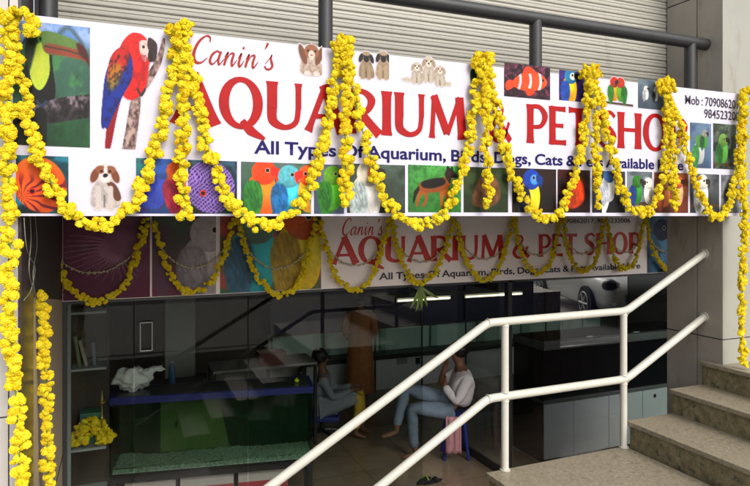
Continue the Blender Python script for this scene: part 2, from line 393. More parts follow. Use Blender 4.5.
# ---------------------------------------------------------------- painted prints (colour grid meshes)
_rng = np.random.RandomState(3)
def s2l(c):
    c = np.asarray(c, float)/255.0
    return np.where(c <= .04045, c/12.92, ((c+.055)/1.055)**2.4)
class Pic:
    """a printed photograph: colours laid on a fine grid; x to the right 0..asp, y up 0..1"""
    def __init__(s, w, h, px=.0032, bg=(255, 255, 255), fit=False):
        s.w, s.h = w, h
        s.nx = max(16, int(w/px)); s.ny = max(16, int(h/px))
        s.asp = 1.0 if fit else w/h
        gx = np.linspace(0, s.asp, s.nx); gy = np.linspace(0, 1, s.ny)
        s.X, s.Y = np.meshgrid(gx, gy); s.aa = 1.1/s.ny
        s.gam = 1.3; s.cut = False; s.blur = 1
        s.C = np.zeros((s.ny, s.nx, 3)); s.C[:] = bg
    def noise(s, f, seed=0, oct=3, ax=1, ay=1, sh=0):
        out = 0*s.X; amp = 1; tot = 0
        for o in range(oct):
            r = np.random.RandomState(seed*17+o); g = r.rand(64, 64)
            u = (s.X+s.Y*sh)*f*ax+seed*1.7; v = s.Y*f*ay+seed*2.3
            iu = np.floor(u).astype(int); iv = np.floor(v).astype(int); fu = u-iu; fv = v-iv
            fu = fu*fu*(3-2*fu); fv = fv*fv*(3-2*fv)
            q = lambda a, b: g[(iv+b) % 64, (iu+a) % 64]
            out = out+amp*((q(0,0)*(1-fu)+q(1,0)*fu)*(1-fv)+(q(0,1)*(1-fu)+q(1,1)*fu)*fv)
            tot += amp; amp *= .55; f *= 2.1
        return out/tot
    def mix(s, m, col):
        m = np.clip(m, 0, 1)[..., None]; s.C = s.C*(1-m)+np.asarray(col, float)*m; return s
    def grad(s, c0, c1, ang=90):
        t = (s.X/s.asp*math.cos(R(ang))+s.Y*math.sin(R(ang)))[..., None]; s.C = np.asarray(c0, float)*(1-t)+np.asarray(c1, float)*t; return s
    def mottle(s, col, f=5, seed=1, lo=.45, hi=.65, a=1, mask=1):
        n = s.noise(f, seed, 4); return s.mix(np.clip((n-lo)/(hi-lo), 0, 1)*a*mask, col)
    def mell(s, cx, cy, rx, ry, rot=0, soft=None):
        c, n = math.cos(R(rot)), math.sin(R(rot)); dx = s.X-cx; dy = s.Y-cy
        u = (dx*c+dy*n)/rx; v = (-dx*n+dy*c)/ry
        d = (np.sqrt(u*u+v*v)-1)*min(rx, ry)
        return np.clip(.5-d/(soft or s.aa), 0, 1)
    def ell(s, cx, cy, rx, ry, col, rot=0, soft=None, a=1): return s.mix(s.mell(cx, cy, rx, ry, rot, soft)*a, col)
    def mpoly(s, pts, soft=None, smooth=True):
        pts = [(p[0], p[1], 0) for p in pts]
        if smooth: pts = [(v.x, v.y) for v in catmull(pts, 6, True)]
        else: pts = [(p[0], p[1]) for p in pts]
        ins = np.zeros(s.X.shape, bool); dd = np.full(s.X.shape, 9.)
        for i in range(len(pts)):
            x0, y0 = pts[i-1]; x1, y1 = pts[i]
            if y0 != y1:
                c = ((y0 > s.Y) != (y1 > s.Y)) & (s.X < (x1-x0)*(s.Y-y0)/(y1-y0)+x0); ins ^= c
            L = (x1-x0)**2+(y1-y0)**2+1e-12
            t = np.clip(((s.X-x0)*(x1-x0)+(s.Y-y0)*(y1-y0))/L, 0, 1)
            dd = np.minimum(dd, np.hypot(s.X-x0-t*(x1-x0), s.Y-y0-t*(y1-y0)))
        return np.clip(.5+np.where(ins, dd, -dd)/(soft or s.aa), 0, 1)
    def poly(s, pts, col, soft=None, a=1, smooth=True): return s.mix(s.mpoly(pts, soft, smooth)*a, col)
    def mline(s, pts, w, soft=None):
        pts = [(v.x, v.y) for v in catmull([(p[0], p[1], 0) for p in pts], 6)]
        ws = w if isinstance(w, (list, tuple)) else [w, w]
        m = 0*s.X; N = len(pts)-1
        for i in range(N):
            x0, y0 = pts[i]; x1, y1 = pts[i+1]; L = (x1-x0)**2+(y1-y0)**2+1e-12
            t = np.clip(((s.X-x0)*(x1-x0)+(s.Y-y0)*(y1-y0))/L, 0, 1)
            d = np.hypot(s.X-x0-t*(x1-x0), s.Y-y0-t*(y1-y0))
            q = (i+t)/N*(len(ws)-1); wi = np.interp(q, range(len(ws)), ws)
            m = np.maximum(m, np.clip(.5-(d-wi/2)/(soft or s.aa), 0, 1))
        return m
    def line(s, pts, w, col, soft=None, a=1): return s.mix(s.mline(pts, w, soft)*a, col)
    def build(s, name, x0, z0, y, parent, mirror=False):
        if not s.cut:   # vignette and softness of a photographic print
            q = s.C.copy()
            q[0] = s.C[0]; q[-1] = s.C[-1]; q[:, 0] = s.C[:, 0]; q[:, -1] = s.C[:, -1]
            lum = .88+.4*s.noise(2.5, s.nx % 11, 2)[..., None]; s.C = np.clip(q*lum, 0, 255)
        C = s.C[:, ::-1] if mirror else s.C
        n1 = s.noise(40, 5, 2)[..., None]; g1 = C.mean(-1, keepdims=True); C = np.clip(g1+(C-g1)*1.18, 0, 255)
        C = np.clip(255*(C/255)**s.gam*(.86+.08*n1), 2, 240)
        X = x0+s.X/s.asp*s.w; Z = z0+s.Y*s.h
        co = np.stack([X, np.full_like(X, y), Z], -1).reshape(-1, 3)
        nx, ny = s.nx, s.ny
        i = (np.arange(ny-1)[:, None]*nx+np.arange(nx-1)[None, :]).reshape(-1)
        f = np.stack([i, i+1, i+nx+1, i+nx], -1)
        if s.cut:
            same = (np.abs(s.C-np.asarray(WHT)).max(-1) < 4).reshape(-1)
            if mirror: same = (np.abs(s.C[:, ::-1]-np.asarray(WHT)).max(-1) < 4).reshape(-1)
            f = f[~same[f].all(1)]
        me = bpy.data.meshes.new(name); me.vertices.add(len(co)); me.vertices.foreach_set('co', co.ravel())
        me.loops.add(f.size); me.loops.foreach_set('vertex_index', f.ravel().astype(np.int32))
        me.polygons.add(len(f)); me.polygons.foreach_set('loop_start', (np.arange(len(f))*4).astype(np.int32))
        me.update(calc_edges=True)
        at = me.color_attributes.new('Col', 'FLOAT_COLOR', 'POINT')
        cc = np.concatenate([s2l(C).reshape(-1, 3), np.ones((len(co), 1))], 1)
        at.data.foreach_set('color', cc.ravel().astype(np.float32))
        return link(name, me, M['print'], parent)

WHT = (232, 226, 240)
def pic_toucan(w, h):
    p = Pic(w, h, .003, fit=True).grad((58, 86, 70), (92, 132, 120), 90)
    p.mottle((36, 74, 48), 4, 2); p.mottle((96, 150, 96), 7, 4, .5, .7, .7); 
    m = np.clip((p.Y-.78)/.12, 0, 1); p.mix(m*.85, (120, 150, 205)); p.mottle((178, 196, 232), 5, 9, .45, .62, .9, m)
    p.line([(.02, 1), (.1, .8), (.25, 1)], .03, (70, 90, 130)); p.line([(.5, .84), (.7, .98), (.9, .85)], .04, (90, 110, 120), soft=.04)
    p.mix(np.clip((.30-p.Y)/.08, 0, 1)*.7, (46, 84, 58)); p.mix(np.clip((.36-p.X)/.2, 0, 1)*np.clip((.33-p.Y)/.1, 0, 1)*.8, (20, 24, 22))
    p.poly([(.16, .74), (.16, .5), (.24, .34), (.42, .31), (.54, .42), (.51, .62), (.46, .85), (.3, .92), (.18, .86)], (18, 18, 22))
    p.poly([(.2, .83), (.22, .55), (.34, .45), (.46, .58), (.45, .78), (.40, .88), (.28, .9)], (186, 204, 92))
    p.poly([(.25, .7), (.28, .52), (.38, .5), (.42, .64), (.38, .76)], (204, 208, 96), soft=.1, a=.7)
    p.poly([(.16, .84), (.2, .9), (.34, .92), (.40, .87), (.3, .82), (.26, .72), (.2, .6), (.15, .7)], (40, 56, 34), soft=.03)
    p.poly([(.38, .93), (.6, .92), (.86, .86), (.99, .74), (1.0, .68), (.9, .72), (.66, .74), (.42, .755), (.36, .84)], (112, 138, 84))
    p.poly([(.42, .83), (.66, .82), (.9, .79), (.98, .71), (.9, .725), (.66, .745), (.42, .76)], (150, 84, 66), soft=.02)
    p.poly([(.82, .86), (.94, .82), (1.0, .68), (.93, .73), (.86, .77)], (96, 40, 44), soft=.02)
    p.line([(.4, .81), (.7, .79), (.93, .76)], .012, (70, 74, 56)); p.ell(.345, .865, .032, .03, (96, 140, 60)); p.ell(.345, .865, .017, .017, (14, 14, 14))
    br = p.mline([(-.05, .23), (.3, .25), (.6, .3), (1.1, .36)], [.14, .16, .2, .19]); p.mix(br, (74, 64, 68))
    n = p.noise(26, 8, 3); p.mix(br*np.clip((n-.45)/.3, 0, 1)*.8, (150, 142, 150)); p.mix(br*np.clip((.5-n)/.25, 0, 1)*.8, (32, 28, 34)); p.mix(br*np.clip((.3-p.Y+.06*p.X)/.06, 0, 1)*.6, (26, 24, 28))
    p.line([(.3, .36), (.36, .32), (.42, .36)], .03, (60, 74, 96)); p.poly([(.28, .28), (.34, .03), (.42, .0), (.42, .28)], (24, 24, 28), a=.9)
    return p
def pic_macaw(w, h):
    p = Pic(w, h, .003, WHT, fit=True); p.cut = True
    br = p.mline([(.98, .95), (.9, .78), (.72, .6), (.55, .5), (.52, .35), (.42, -.02)], [.06, .09, .1, .14, .17, .2])
    p.mix(br, (146, 126, 124)); n = p.noise(20, 3); p.mix(br*np.clip((n-.5)/.15, 0, 1), (196, 176, 170)); p.mix(br*np.clip((.4-n)/.1, 0, 1), (94, 72, 70))
    p.poly([(.38, .6), (.25, .3), (.14, .0), (.06, -.02), (.1, .25), (.2, .55)], (150, 34, 48))
    p.poly([(.2, .6), (.12, .4), (.06, .18), (.0, .2), (.02, .4), (.06, .6), (.14, .72)], (44, 62, 140))
    p.poly([(.5, 1.0), (.68, .97), (.76, .86), (.74, .7), (.66, .5), (.44, .42), (.28, .5), (.22, .7), (.32, .9)], (206, 44, 42))
    wg = p.mpoly([(.3, .86), (.46, .8), (.48, .62), (.36, .48), (.2, .3), (.08, .16), (.04, .3), (.08, .55), (.14, .76)]); p.mix(wg, (36, 66, 152))
    bm_ = np.maximum(wg, p.mpoly([(.5, 1.0), (.68, .97), (.76, .86), (.74, .7), (.66, .5), (.44, .42), (.28, .5), (.22, .7), (.32, .9)])); p.mix(bm_*p.mpoly([(.24, .92), (.42, .88), (.40, .72), (.2, .58), (.06, .62), (.08, .8)], .05), (190, 50, 44))
    p.mix(bm_*p.mpoly([(.14, .7), (.3, .72), (.3, .6), (.18, .5), (.08, .54)], .06)*.8, (188, 150, 50)); p.mix(wg*np.clip((p.noise(22, 6)-.55)/.1, 0, 1)*.5, (16, 22, 70))
    p.poly([(.6, .93), (.74, .93), (.75, .8), (.66, .76), (.6, .84)], (232, 210, 206)); p.poly([(.74, .97), (.87, .92), (.86, .8), (.8, .76), (.79, .84), (.72, .88)], (70, 52, 56))
    p.poly([(.74, .86), (.8, .84), (.79, .76), (.73, .78)], (40, 32, 36)); p.ell(.655, .885, .022, .014, (40, 34, 30))
    p.line([(.56, .52), (.62, .47), (.68, .52)], .03, (70, 60, 64)); p.mottle((150, 20, 30), 14, 7, .5, .62, .5, p.mpoly([(.4, .95), (.7, .9), (.7, .6), (.5, .5), (.4, .6)]))
    return p
def fur(p, m, c, f=26, seed=2, a=.8):
    n = .65*p.noise(f*1.2, seed, 4, 1.9, .55, .25)+.35*p.noise(f*.4, seed+3, 2); p.mix(m*np.clip((n-.36)/.28, 0, 1)*a*.8, c)
def pic_rabbit(w, h):
    p = Pic(w, h, .003, WHT); p.cut = True
    b = p.mpoly([(.2, .05), (.12, .3), (.25, .55), (.6, .55), (.8, .3), (.75, .05)]); p.mix(b, (206, 196, 190)); fur(p, b, (160, 122, 96))
    for x, r in ((.2, 18), (.72, -22)):
        p.ell(x, .62, .1, .3, (134, 96, 74), r)
    p.ell(.47, .72, .22, .22, (164, 120, 92)); p.ell(.47, .62, .1, .14, (226, 214, 206)); p.ell(.36, .74, .03, .035, (20, 14, 12)); p.ell(.58, .74, .03, .035, (20, 14, 12))
    p.ell(.47, .62, .03, .02, (120, 70, 70)); p.ell(.34, .08, .1, .07, (222, 216, 212)); p.ell(.62, .08, .1, .07, (222, 216, 212)); return p
def dog(p, cx, cy, k, body, face, ear, sit=True, legs=None, two=None):
    b = p.mpoly([(cx-.22*k, cy-.42*k), (cx-.24*k, cy-.1*k), (cx-.12*k, cy+.12*k), (cx+.12*k, cy+.12*k), (cx+.26*k, cy-.14*k), (cx+.25*k, cy-.42*k)]); p.mix(b, body); fur(p, b, tuple(v*.78 for v in body), 24, int(cx*9)+2)
    if two: p.poly([(cx+.02*k, cy+.1*k), (cx+.2*k, cy+.02*k), (cx+.3*k, cy-.24*k), (cx+.2*k, cy-.3*k), (cx+.1*k, cy-.1*k)], two)
    for dx in (-.12, .1):
        p.line([(cx+dx*k, cy-.05*k), (cx+dx*k, cy-.44*k)], .10*k, legs or body); p.ell(cx+(dx-.01)*k, cy-.45*k, .075*k, .04*k, legs or body)
    p.line([(cx-.01*k, cy-.2*k), (cx-.01*k, cy-.42*k)], .02*k, tuple(v*.5 for v in body), soft=.03)
    p.ell(cx, cy+.24*k, .19*k, .19*k, body); p.ell(cx, cy+.18*k, .1*k, .11*k, face)
    p.ell(cx-.19*k, cy+.2*k, .07*k, .15*k, ear, -18); p.ell(cx+.19*k, cy+.2*k, .07*k, .15*k, ear, 18)
    p.ell(cx-.08*k, cy+.27*k, .026*k, .03*k, (18, 14, 14)); p.ell(cx+.08*k, cy+.27*k, .026*k, .03*k, (18, 14, 14)); p.ell(cx, cy+.19*k, .036*k, .026*k, (20, 16, 18))
def pic_pugs(w, h):
    p = Pic(w, h, .003, WHT); p.cut = True; dog(p, .34, .5, .95, (176, 158, 136), (38, 34, 36), (40, 36, 36)); dog(p, .92, .55, .98, (186, 168, 146), (38, 34, 36), (44, 38, 38)); return p
def pic_puppies(w, h):
    p = Pic(w, h, .003, WHT); p.cut = True; c = (206, 196, 184)
    p.ell(.25, .16, .22, .07, c); p.ell(1.75, .14, .2, .07, c)
    dog(p, 1.02, .58, .95, c, (226, 218, 206), (176, 160, 142)); dog(p, .58, .42, .8, c, (230, 222, 212), (182, 166, 150)); dog(p, 1.45, .4, .78, c, (230, 222, 212), (182, 166, 150)); return p
def pic_beagle(w, h):
    p = Pic(w, h, .003, WHT); p.cut = True
    dog(p, .55, .5, .9, (214, 206, 204), (232, 226, 226), (138, 92, 68), two=(120, 84, 66)); 
    p.ell(.48, .79, .09, .07, (160, 112, 84)); p.ell(.64, .79, .09, .07, (160, 112, 84)); p.ell(.56, .78, .03, .1, (232, 228, 228)); p.ell(.56, .69, .04, .03, (30, 22, 24))
    p.ell(.49, .76, .02, .02, (16, 12, 12)); p.ell(.63, .76, .02, .02, (16, 12, 12)); return p
def pic_discus(w, h, base=(216, 110, 44), st=(120, 40, 60), bg=(26, 74, 84), dots=False):
    p = Pic(w, h, .003).grad(tuple(v*.5 for v in bg), bg, 60); p.mottle(tuple(min(255, v*1.5+20) for v in bg), 4, 3)
    a = p.asp; b = p.mell(a*.45, .5, a*.5, .5, 20); p.mix(b, base)
    ang = np.arctan2(p.Y-.3, p.X-.1*a); r = np.hypot(p.Y-.3, p.X-.1*a)
    n = p.noise(5, 4, 2)
    if dots: s_ = np.sin(p.X*75+n*10)*np.sin(p.Y*75+n*14); p.mix(b*np.clip(s_*3, 0, 1), st)
    else: p.mix(b*np.clip(np.sin(ang*16+n*5)*2-.4, 0, 1)*np.clip((.75-p.Y)/.25, 0, 1), st); p.mix(b*np.clip((p.Y-.6)/.3, 0, 1)*.6, (232, 146, 60))
    p.ell(a*.3, .38, .06, .06, (190, 60, 40)); p.ell(a*.3, .38, .035, .035, (14, 10, 12)); return p
def parrot(p, cx, cy, k, body, wing, head, beak=(60, 50, 50), face=None, tail=None, lean=0, flip=1):
    q = lambda x, y: (cx+flip*k*(x*math.cos(R(lean))-y*math.sin(R(lean))), cy+k*(x*math.sin(R(lean))+y*math.cos(R(lean))))
    if tail: p.poly([q(-.15, -.2), q(-.2, -.6), q(-.1, -.62), q(.06, -.2)], tail)
    b = p.mpoly([q(-.22, -.3), q(-.25, 0), q(-.17, .22), q(0, .3), q(.16, .2), q(.2, -.05), q(.1, -.32)]); p.mix(b, body)
    fur(p, b, tuple(v*.72 for v in body), 22, 4, .5)
    p.mix(b*np.clip((cx-p.X)*1.6/k*flip+.25, 0, 1)*.4, tuple(v*.45 for v in body)); p.mix(b*p.mell(*q(.06, .08), .14*k, .2*k, soft=.2)*.4, tuple(min(255, v*1.3+25) for v in body))
    hm = p.mell(*q(.02, .3), .18*k, .18*k); p.mix(hm, head)
    wg = p.mpoly([q(-.22, .16), q(-.05, .15), q(0, -.1), q(-.1, -.42), q(-.2, -.4), q(-.28, -.05)], .035); p.mix(wg*.92, wing); fur(p, wg, tuple(v*.6 for v in wing), 18, 7, .8)
    hd = (cx*7+k) % 3; p.mix(hm*p.noise(24, int(hd)+2, 3)*.5, tuple(v*.55 for v in head))
    if face: p.ell(*q(.08, .3), .085*k, .09*k, face)
    p.poly([q(.13, .38), q(.26, .34), q(.25, .2), q(.2, .16), q(.19, .24), q(.13, .26)], beak); p.ell(*q(.07, .33), .034*k, .034*k, (200, 194, 186)); p.ell(*q(.07, .33), .026*k, .026*k, (14, 10, 10)); p.mix(hm*np.clip((q(0, .26)[1]-p.Y)/(.12*k), 0, 1)*.35, tuple(v*.5 for v in head))
def pic_birds(w, h, bg, specs, mot=None, perch=None):
    p = Pic(w, h, .003).grad(bg[0], bg[1], 70)
    if bg[0] == WHT: p.cut = True; p.C[:] = WHT
    if mot: p.mottle(mot, 5, int(w*100) % 9, .42, .62, .8)
    if perch: p.line([(-.1, perch[0]), (p.asp+.1, perch[1])], .07, (98, 78, 60)); 
    for sp in specs: parrot(p, *sp[0], **sp[1])
    return p
def pic_shepherd(w, h):
    p = Pic(w, h, .003).grad((74, 132, 72), (96, 158, 92)); p.mottle((58, 112, 58), 12, 3, .45, .6, .6); a = p.asp/1.25
    P_ = lambda pts: [(x*a, y) for x, y in pts]
    for pts in ([(.34, .5), (.24, .32), (.2, .14)], [(.38, .5), (.42, .3), (.36, .14)], [(.78, .5), (.78, .3), (.78, .12)], [(.86, .52), (.9, .34), (.92, .14)]): p.line(P_(pts), [.14*a, .07*a, .06*a], (166, 104, 52))
    p.line(P_([(.3, .55), (.18, .42), (.12, .2)]), [.07, .09, .03], (46, 32, 24))
    p.poly(P_([(.26, .6), (.4, .68), (.8, .74), (.95, .8), (1.0, .62), (.88, .48), (.6, .42), (.4, .42), (.27, .48)]), (152, 94, 48))
    p.poly(P_([(.3, .62), (.45, .69), (.8, .74), (.86, .62), (.6, .52), (.36, .52)]), (28, 22, 20), soft=.03)
    p.poly(P_([(.86, .78), (.9, .92), (1.0, .95), (1.14, .82), (1.16, .76), (1.02, .74), (.98, .62)]), (60, 42, 32)); p.poly(P_([(.9, .9), (.92, 1.02), (.98, .92)]), (34, 26, 22)); p.poly(P_([(.99, .92), (1.03, 1.0), (1.06, .88)]), (34, 26, 22))
    p.line(P_([(1.02, .78), (1.12, .77)]), .05, (30, 22, 20)); p.line(P_([(1.06, .73), (1.1, .66)]), .03, (200, 90, 96)); return p
def pic_fish(w, h):
    p = Pic(w, h, .003).grad((54, 30, 44), (98, 56, 78), 60); p.mottle((150, 84, 110), 7, 3, .5, .66, .9); p.mottle((30, 16, 28), 9, 6, .5, .62, .9)
    a = p.asp; P_ = lambda pts: [(x*a, y) for x, y in pts]
    p.poly(P_([(.2, .3), (.06, .18), (.02, .36), (.1, .5), (.2, .46)]), (222, 96, 50)); b = p.mpoly(P_([(.16, .4), (.3, .66), (.55, .82), (.8, .76), (.93, .52), (.8, .3), (.5, .22), (.28, .26)])); p.mix(b, (226, 100, 52))
    for x in (.3, .52, .74): p.mix(b*p.mline(P_([(x-.03, .1), (x+.05, .5), (x, .95)]), .09), (232, 220, 224))
    p.poly(P_([(.4, .76), (.5, .96), (.66, .86), (.62, .76)]), (220, 90, 46)); p.poly(P_([(.46, .28), (.5, .08), (.64, .14), (.62, .28)]), (220, 90, 46)); p.ell(.84*a, .58, .04, .04, (14, 10, 12)); return p
def pic_blob(w, h, bg, blob, mot, cx=.5, seed=3):
    p = Pic(w, h, .003).grad(bg[0], bg[1], 80); p.mottle(mot, 5, seed, .4, .6, .8); a = p.asp
    b = p.mpoly([(a*(cx-.3), .2), (a*(cx-.22), .6), (a*cx, .88), (a*(cx+.25), .7), (a*(cx+.3), .3), (a*cx, .1)], soft=.06); p.mix(b, blob); fur(p, b, tuple(v*.55 for v in blob), 12, seed+2)
    return p
def pic_fins(w, h):
    p = Pic(w, h, .006).grad((70, 22, 44), (96, 50, 70), 100); p.mottle((84, 56, 74), 3, 4, .45, .7, .8)
    a = p.asp
    for i in range(46):
        t = i/45; x0, y0 = a*.62, .55
        an = R(150+t*150); L = .32+.16*math.sin(i*2.1)
        p.line([(x0, y0), (x0+.5*L*math.cos(an), y0+.5*L*math.sin(an)+.03), (x0+1.2*L*math.cos(an), y0+L*math.sin(an)*.8)], [.02, .008, .004], (206, 160, 186), a=.6)
    p.ell(a*.66, .6, .2, .16, (112, 66, 92), soft=.12); return p

# ---------------------------------------------------------------- lettering
def ribbon(pts, ws, n=8, smooth=True, flare=0):
    P3 = [Vector((x, y, 0)) for x, y in pts]
    if smooth and len(P3) > 2: P3 = catmull(P3, n)
    elif len(P3) == 2: P3 = [P3[0].lerp(P3[1], k/8) for k in range(9)]
    N = len(P3); L = []; Rr = []
    for i, p in enumerate(P3):
        t = (P3[min(i+1, N-1)]-P3[max(i-1, 0)]).normalized(); nn = Vector((-t.y, t.x, 0))
        q = i/(N-1); w_ = float(np.interp(q*(len(ws)-1), range(len(ws)), ws)) if isinstance(ws, (list, tuple)) else ws
        if flare: w_ *= 1+abs(flare)*(abs(2*q-1)**5)*(1 if flare > 0 or q < .5 else 0)
        L.append(p+nn*w_/2); Rr.append(p-nn*w_/2)
    return L, Rr
GL = {
 'A': (.92, [([(.06, 0), (.45, 1.0)], .13, -.5), ([(.86, 0), (.42, 1.02)], .235, -.25), ([(.18, .33), (.7, .33)], .10, 0)]),
 'Q': (1.0, 'O'), 'O': (1.0, 'O'),
 'U': (.88, [([(.14, 1), (.14, .45)], .22, -.25), ([(.14, .5), (.16, .18), (.42, .05), (.66, .17), (.72, .5)], [.22, .2, .11, .12, .12], 0), ([(.72, 1), (.72, .45)], .13, -.4)]),
 'R': (.86, [([(.14, 0), (.14, 1)], .22, .25), ([(.14, .94), (.45, .94), (.64, .76), (.5, .5), (.16, .46)], [.1, .12, .2, .12, .08], 0), ([(.36, .48), (.84, .0)], .2, .2)]),
 'I': (.34, [([(.16, 0), (.16, 1)], .22, .3)]),
 'M': (1.12, [([(.12, 0), (.18, 1)], .12, -.45), ([(.17, 1), (.54, .12)], .2, 0), ([(.54, .1), (.88, 1)], .12, 0), ([(.96, 0), (.87, 1)], .23, -.25)]),
 'P': (.76, [([(.14, 0), (.14, 1)], .22, .25), ([(.14, .94), (.45, .94), (.64, .72), (.5, .46), (.16, .42)], [.1, .12, .2, .12, .08], 0)]),
 'E': (.70, [([(.14, 0), (.14, 1)], .22, .15), ([(.1, .94), (.6, .94)], .12, .3), ([(.1, .5), (.52, .5)], .1, .3), ([(.1, .06), (.62, .06)], .12, .3)]),
 'T': (.76, [([(.38, 0), (.38, .95)], .22, .25), ([(.02, .94), (.74, .94)], .12, .5)]),
 'S': (.66, [([(.58, .84), (.42, .96), (.16, .88), (.14, .66), (.36, .5), (.54, .3), (.44, .08), (.22, .03), (.06, .16)], [.1, .1, .15, .2, .22, .2, .14, .1, .1], 0)]),
 'H': (.92, [([(.14, 0), (.14, 1)], .22, .25), ([(.76, 0), (.76, 1)], .22, .25), ([(.14, .52), (.76, .52)], .1, 0)]),
 '&': (.95, [([(.88, .02), (.5, .4), (.24, .72), (.32, .94), (.5, .92), (.52, .72), (.2, .44), (.1, .22), (.3, .02), (.6, .1), (.82, .5)], [.18, .2, .16, .1, .1, .1, .15, .18, .12, .1, .1], 0)]),
}
def lettering(name, s, x0, x1, z0, h, y, m, parent):
    adv = sum(GL[c][0] if c != ' ' else .5 for c in s); k = (x1-x0)/adv
    b = MB(); cx = x0; li = 0
    for c in s:
        if c == ' ': cx += .5*k; continue
        w_, strokes = GL[c]
        def put(L, Rr):
            nonlocal li
            yy = y-.00025*(li % 6); li += 1; N = len(L)
            vs = [(cx+v.x*k, yy, z0+v.y*h) for v in L]+[(cx+v.x*k, yy, z0+v.y*h) for v in Rr]
            b.add(vs, [(i, i+1, N+i+1, N+i) for i in range(N-1)])
        if strokes == 'O':
            L = []; Rr = []
            for i in range(41):
                a = 2*math.pi*i/40
                L.append(Vector((.48+.46*math.cos(a), .5+.54*math.sin(a), 0))); Rr.append(Vector((.48+.25*math.cos(a+.0), .5+.43*math.sin(a), 0)))
            put(L, Rr)
            if c == 'Q': put(*ribbon([(.5, .14), (.68, -.06), (.98, -.22)], [.12, .2, .06]))
        else:
            for pts, ws, fl in strokes: put(*ribbon(pts, ws, 8, True, fl))
        cx += w_*k
    return b.build(name, m, parent)
SCR = [ # brush script, x-height 1
 (0, [([(1.5, 1.6), (1.42, 1.95), (1.0, 2.0), (.45, 1.5), (.2, .7), (.45, .1), (1.0, .05), (1.5, .45)], [.12, .16, .12, .24, .3, .24, .14, .06])]),
 (1.7, [([(.95, .8), (.65, 1.0), (.2, .7), (.1, .2), (.4, .02), (.75, .4), (.95, .95)], [.1, .12, .22, .24, .12, .08, .1]), ([(.98, 1.0), (.86, .4), (1.0, .03), (1.4, .5)], [.2, .24, .14, .06])]),
 (3.05, [([(.05, .6), (.3, .98), (.2, .5), (.12, .0)], [.06, .16, .24, .22]), ([(.14, .1), (.5, .85), (.85, .9), (.78, .4), (.9, .02), (1.25, .5)], [.06, .1, .2, .24, .16, .06])]),
 (4.35, [([(.05, .6), (.28, .98), (.18, .3), (.35, .02), (.65, .5)], [.06, .18, .24, .16, .06]), ([(.36, 1.35), (.46, 1.5)], [.2, .2])]),
 (5.1, [([(.05, .6), (.3, .98), (.2, .5), (.12, .0)], [.06, .16, .24, .22]), ([(.14, .1), (.5, .85), (.85, .9), (.78, .4), (.9, .02), (1.3, .5)], [.06, .1, .2, .24, .16, .06])]),
 (6.75, [([(.3, 2.0), (.22, 1.75), (.08, 1.5)], [.26, .2, .05])]),
 (7.0, [([(.1, .4), (.5, .9), (.62, 1.12), (.6, .8), (.85, .3), (.6, .02), (.25, .06), (.1, .25)], [.06, .08, .12, .2, .24, .16, .14, .14])]),
]
def script(name, x0, x1, z0, xh, y, m, parent):
    b = MB(); k = (x1-x0)/8.4; li = 0
    for ox, strokes in SCR:
        for pts, ws in strokes:
            L, Rr = ribbon(pts, ws, 8); N = len(L); yy = y-.0003*(li % 3); li += 1
            f = lambda v: (x0+(ox+v.x+v.y*.22)*k, yy, z0+v.y*xh)
            b.add([f(v) for v in L]+[f(v) for v in Rr], [(i, i+1, N+i+1, N+i) for i in range(N-1)])
    return b.build(name, m, parent)
def text(name, body, x0, x1, z0, cap, y, m, parent, bold=.018):
    def mk(s_):
        cu = bpy.data.curves.new('t', 'FONT'); cu.body = s_; cu.size = 1; cu.offset = bold; cu.resolution_u = 4; cu.space_word = .8
        o = bpy.data.objects.new('t', cu); COL.objects.link(o)
        bpy.context.view_layer.update()
        me = bpy.data.meshes.new_from_object(o.evaluated_get(bpy.context.evaluated_depsgraph_get()))
        bpy.data.objects.remove(o); bpy.data.curves.remove(cu); return me
    hme = mk('H'); hv = [v.co.y for v in hme.vertices]; ch = max(hv)-min(hv); b0 = min(hv)
    me = mk(body); xsv = [v.co.x for v in me.vertices]; mn, mxx = min(xsv), max(xsv)
    for v in me.vertices: v.co = Vector((x0+(v.co.x-mn)/(mxx-mn)*(x1-x0), y, z0+(v.co.y-b0)/ch*cap))
    return link(name, me, m, parent)

# ---------------------------------------------------------------- upper signboard
YSG = 3.10
SX = lambda px: atY(px, 0, YSG).x
us = thing('signboard', 'large white printed shop signboard with red lettering fixed to the balcony railing', 'signboard')
UX0, UX1 = SX(12), SX(742)
b = MB(); b.box(UX0, UX1, YSG, YSG+.022, .0, .897); b.build('board', M['flex'], us)
b = MB()
for x in np.linspace(UX0+.02, UX1-.05, 7): b.box(x, x+.03, YSG+.023, YSG+.05, .01, .89)
for z_ in (.005, .43, .855): b.box(UX0, UX1, YSG+.0505, YSG+.0745, z_, z_+.03)
b.build('backing_frame', M['alu_frame'], us)
def upic(name, fn, px0, px1, z0, z1, mirror=False, label=None):
    x0, x1 = SX(px0), SX(px1); p = fn(x1-x0, z1-z0); o = p.build(name, x0, z0, YSG-.0016, us, mirror)
    if label: o['label'] = label
    return o
upic('toucan_picture', pic_toucan, 13, 90, .315, .868, label='printed picture of a green-breasted toucan on a branch')
upic('macaw_picture', pic_macaw, 101, 165, .315, .868, label='printed picture of a red and blue macaw')
lo, hi = .012, .275
T = dict
upic('discus_picture', pic_discus, 16, 68.5, lo, hi-.005, label='printed picture of a striped orange fish')
upic('beagle_picture', pic_beagle, 71, 134, lo, hi-.005, label='printed picture of a sitting beagle puppy')
upic('blue_parrot_picture', lambda w, h: pic_birds(w, h, ((40, 60, 110), (60, 130, 120)), [((.35, .5, 1.25), T(body=(70, 90, 170), wing=(64, 80, 190), head=(80, 120, 190), beak=(200, 120, 60), tail=(60, 50, 120), lean=-20)), ((.75, .45, 1.1), T(body=(210, 110, 60), wing=(170, 60, 90), head=(220, 120, 50), lean=10))], (90, 60, 110)), 136, 186, lo, hi)
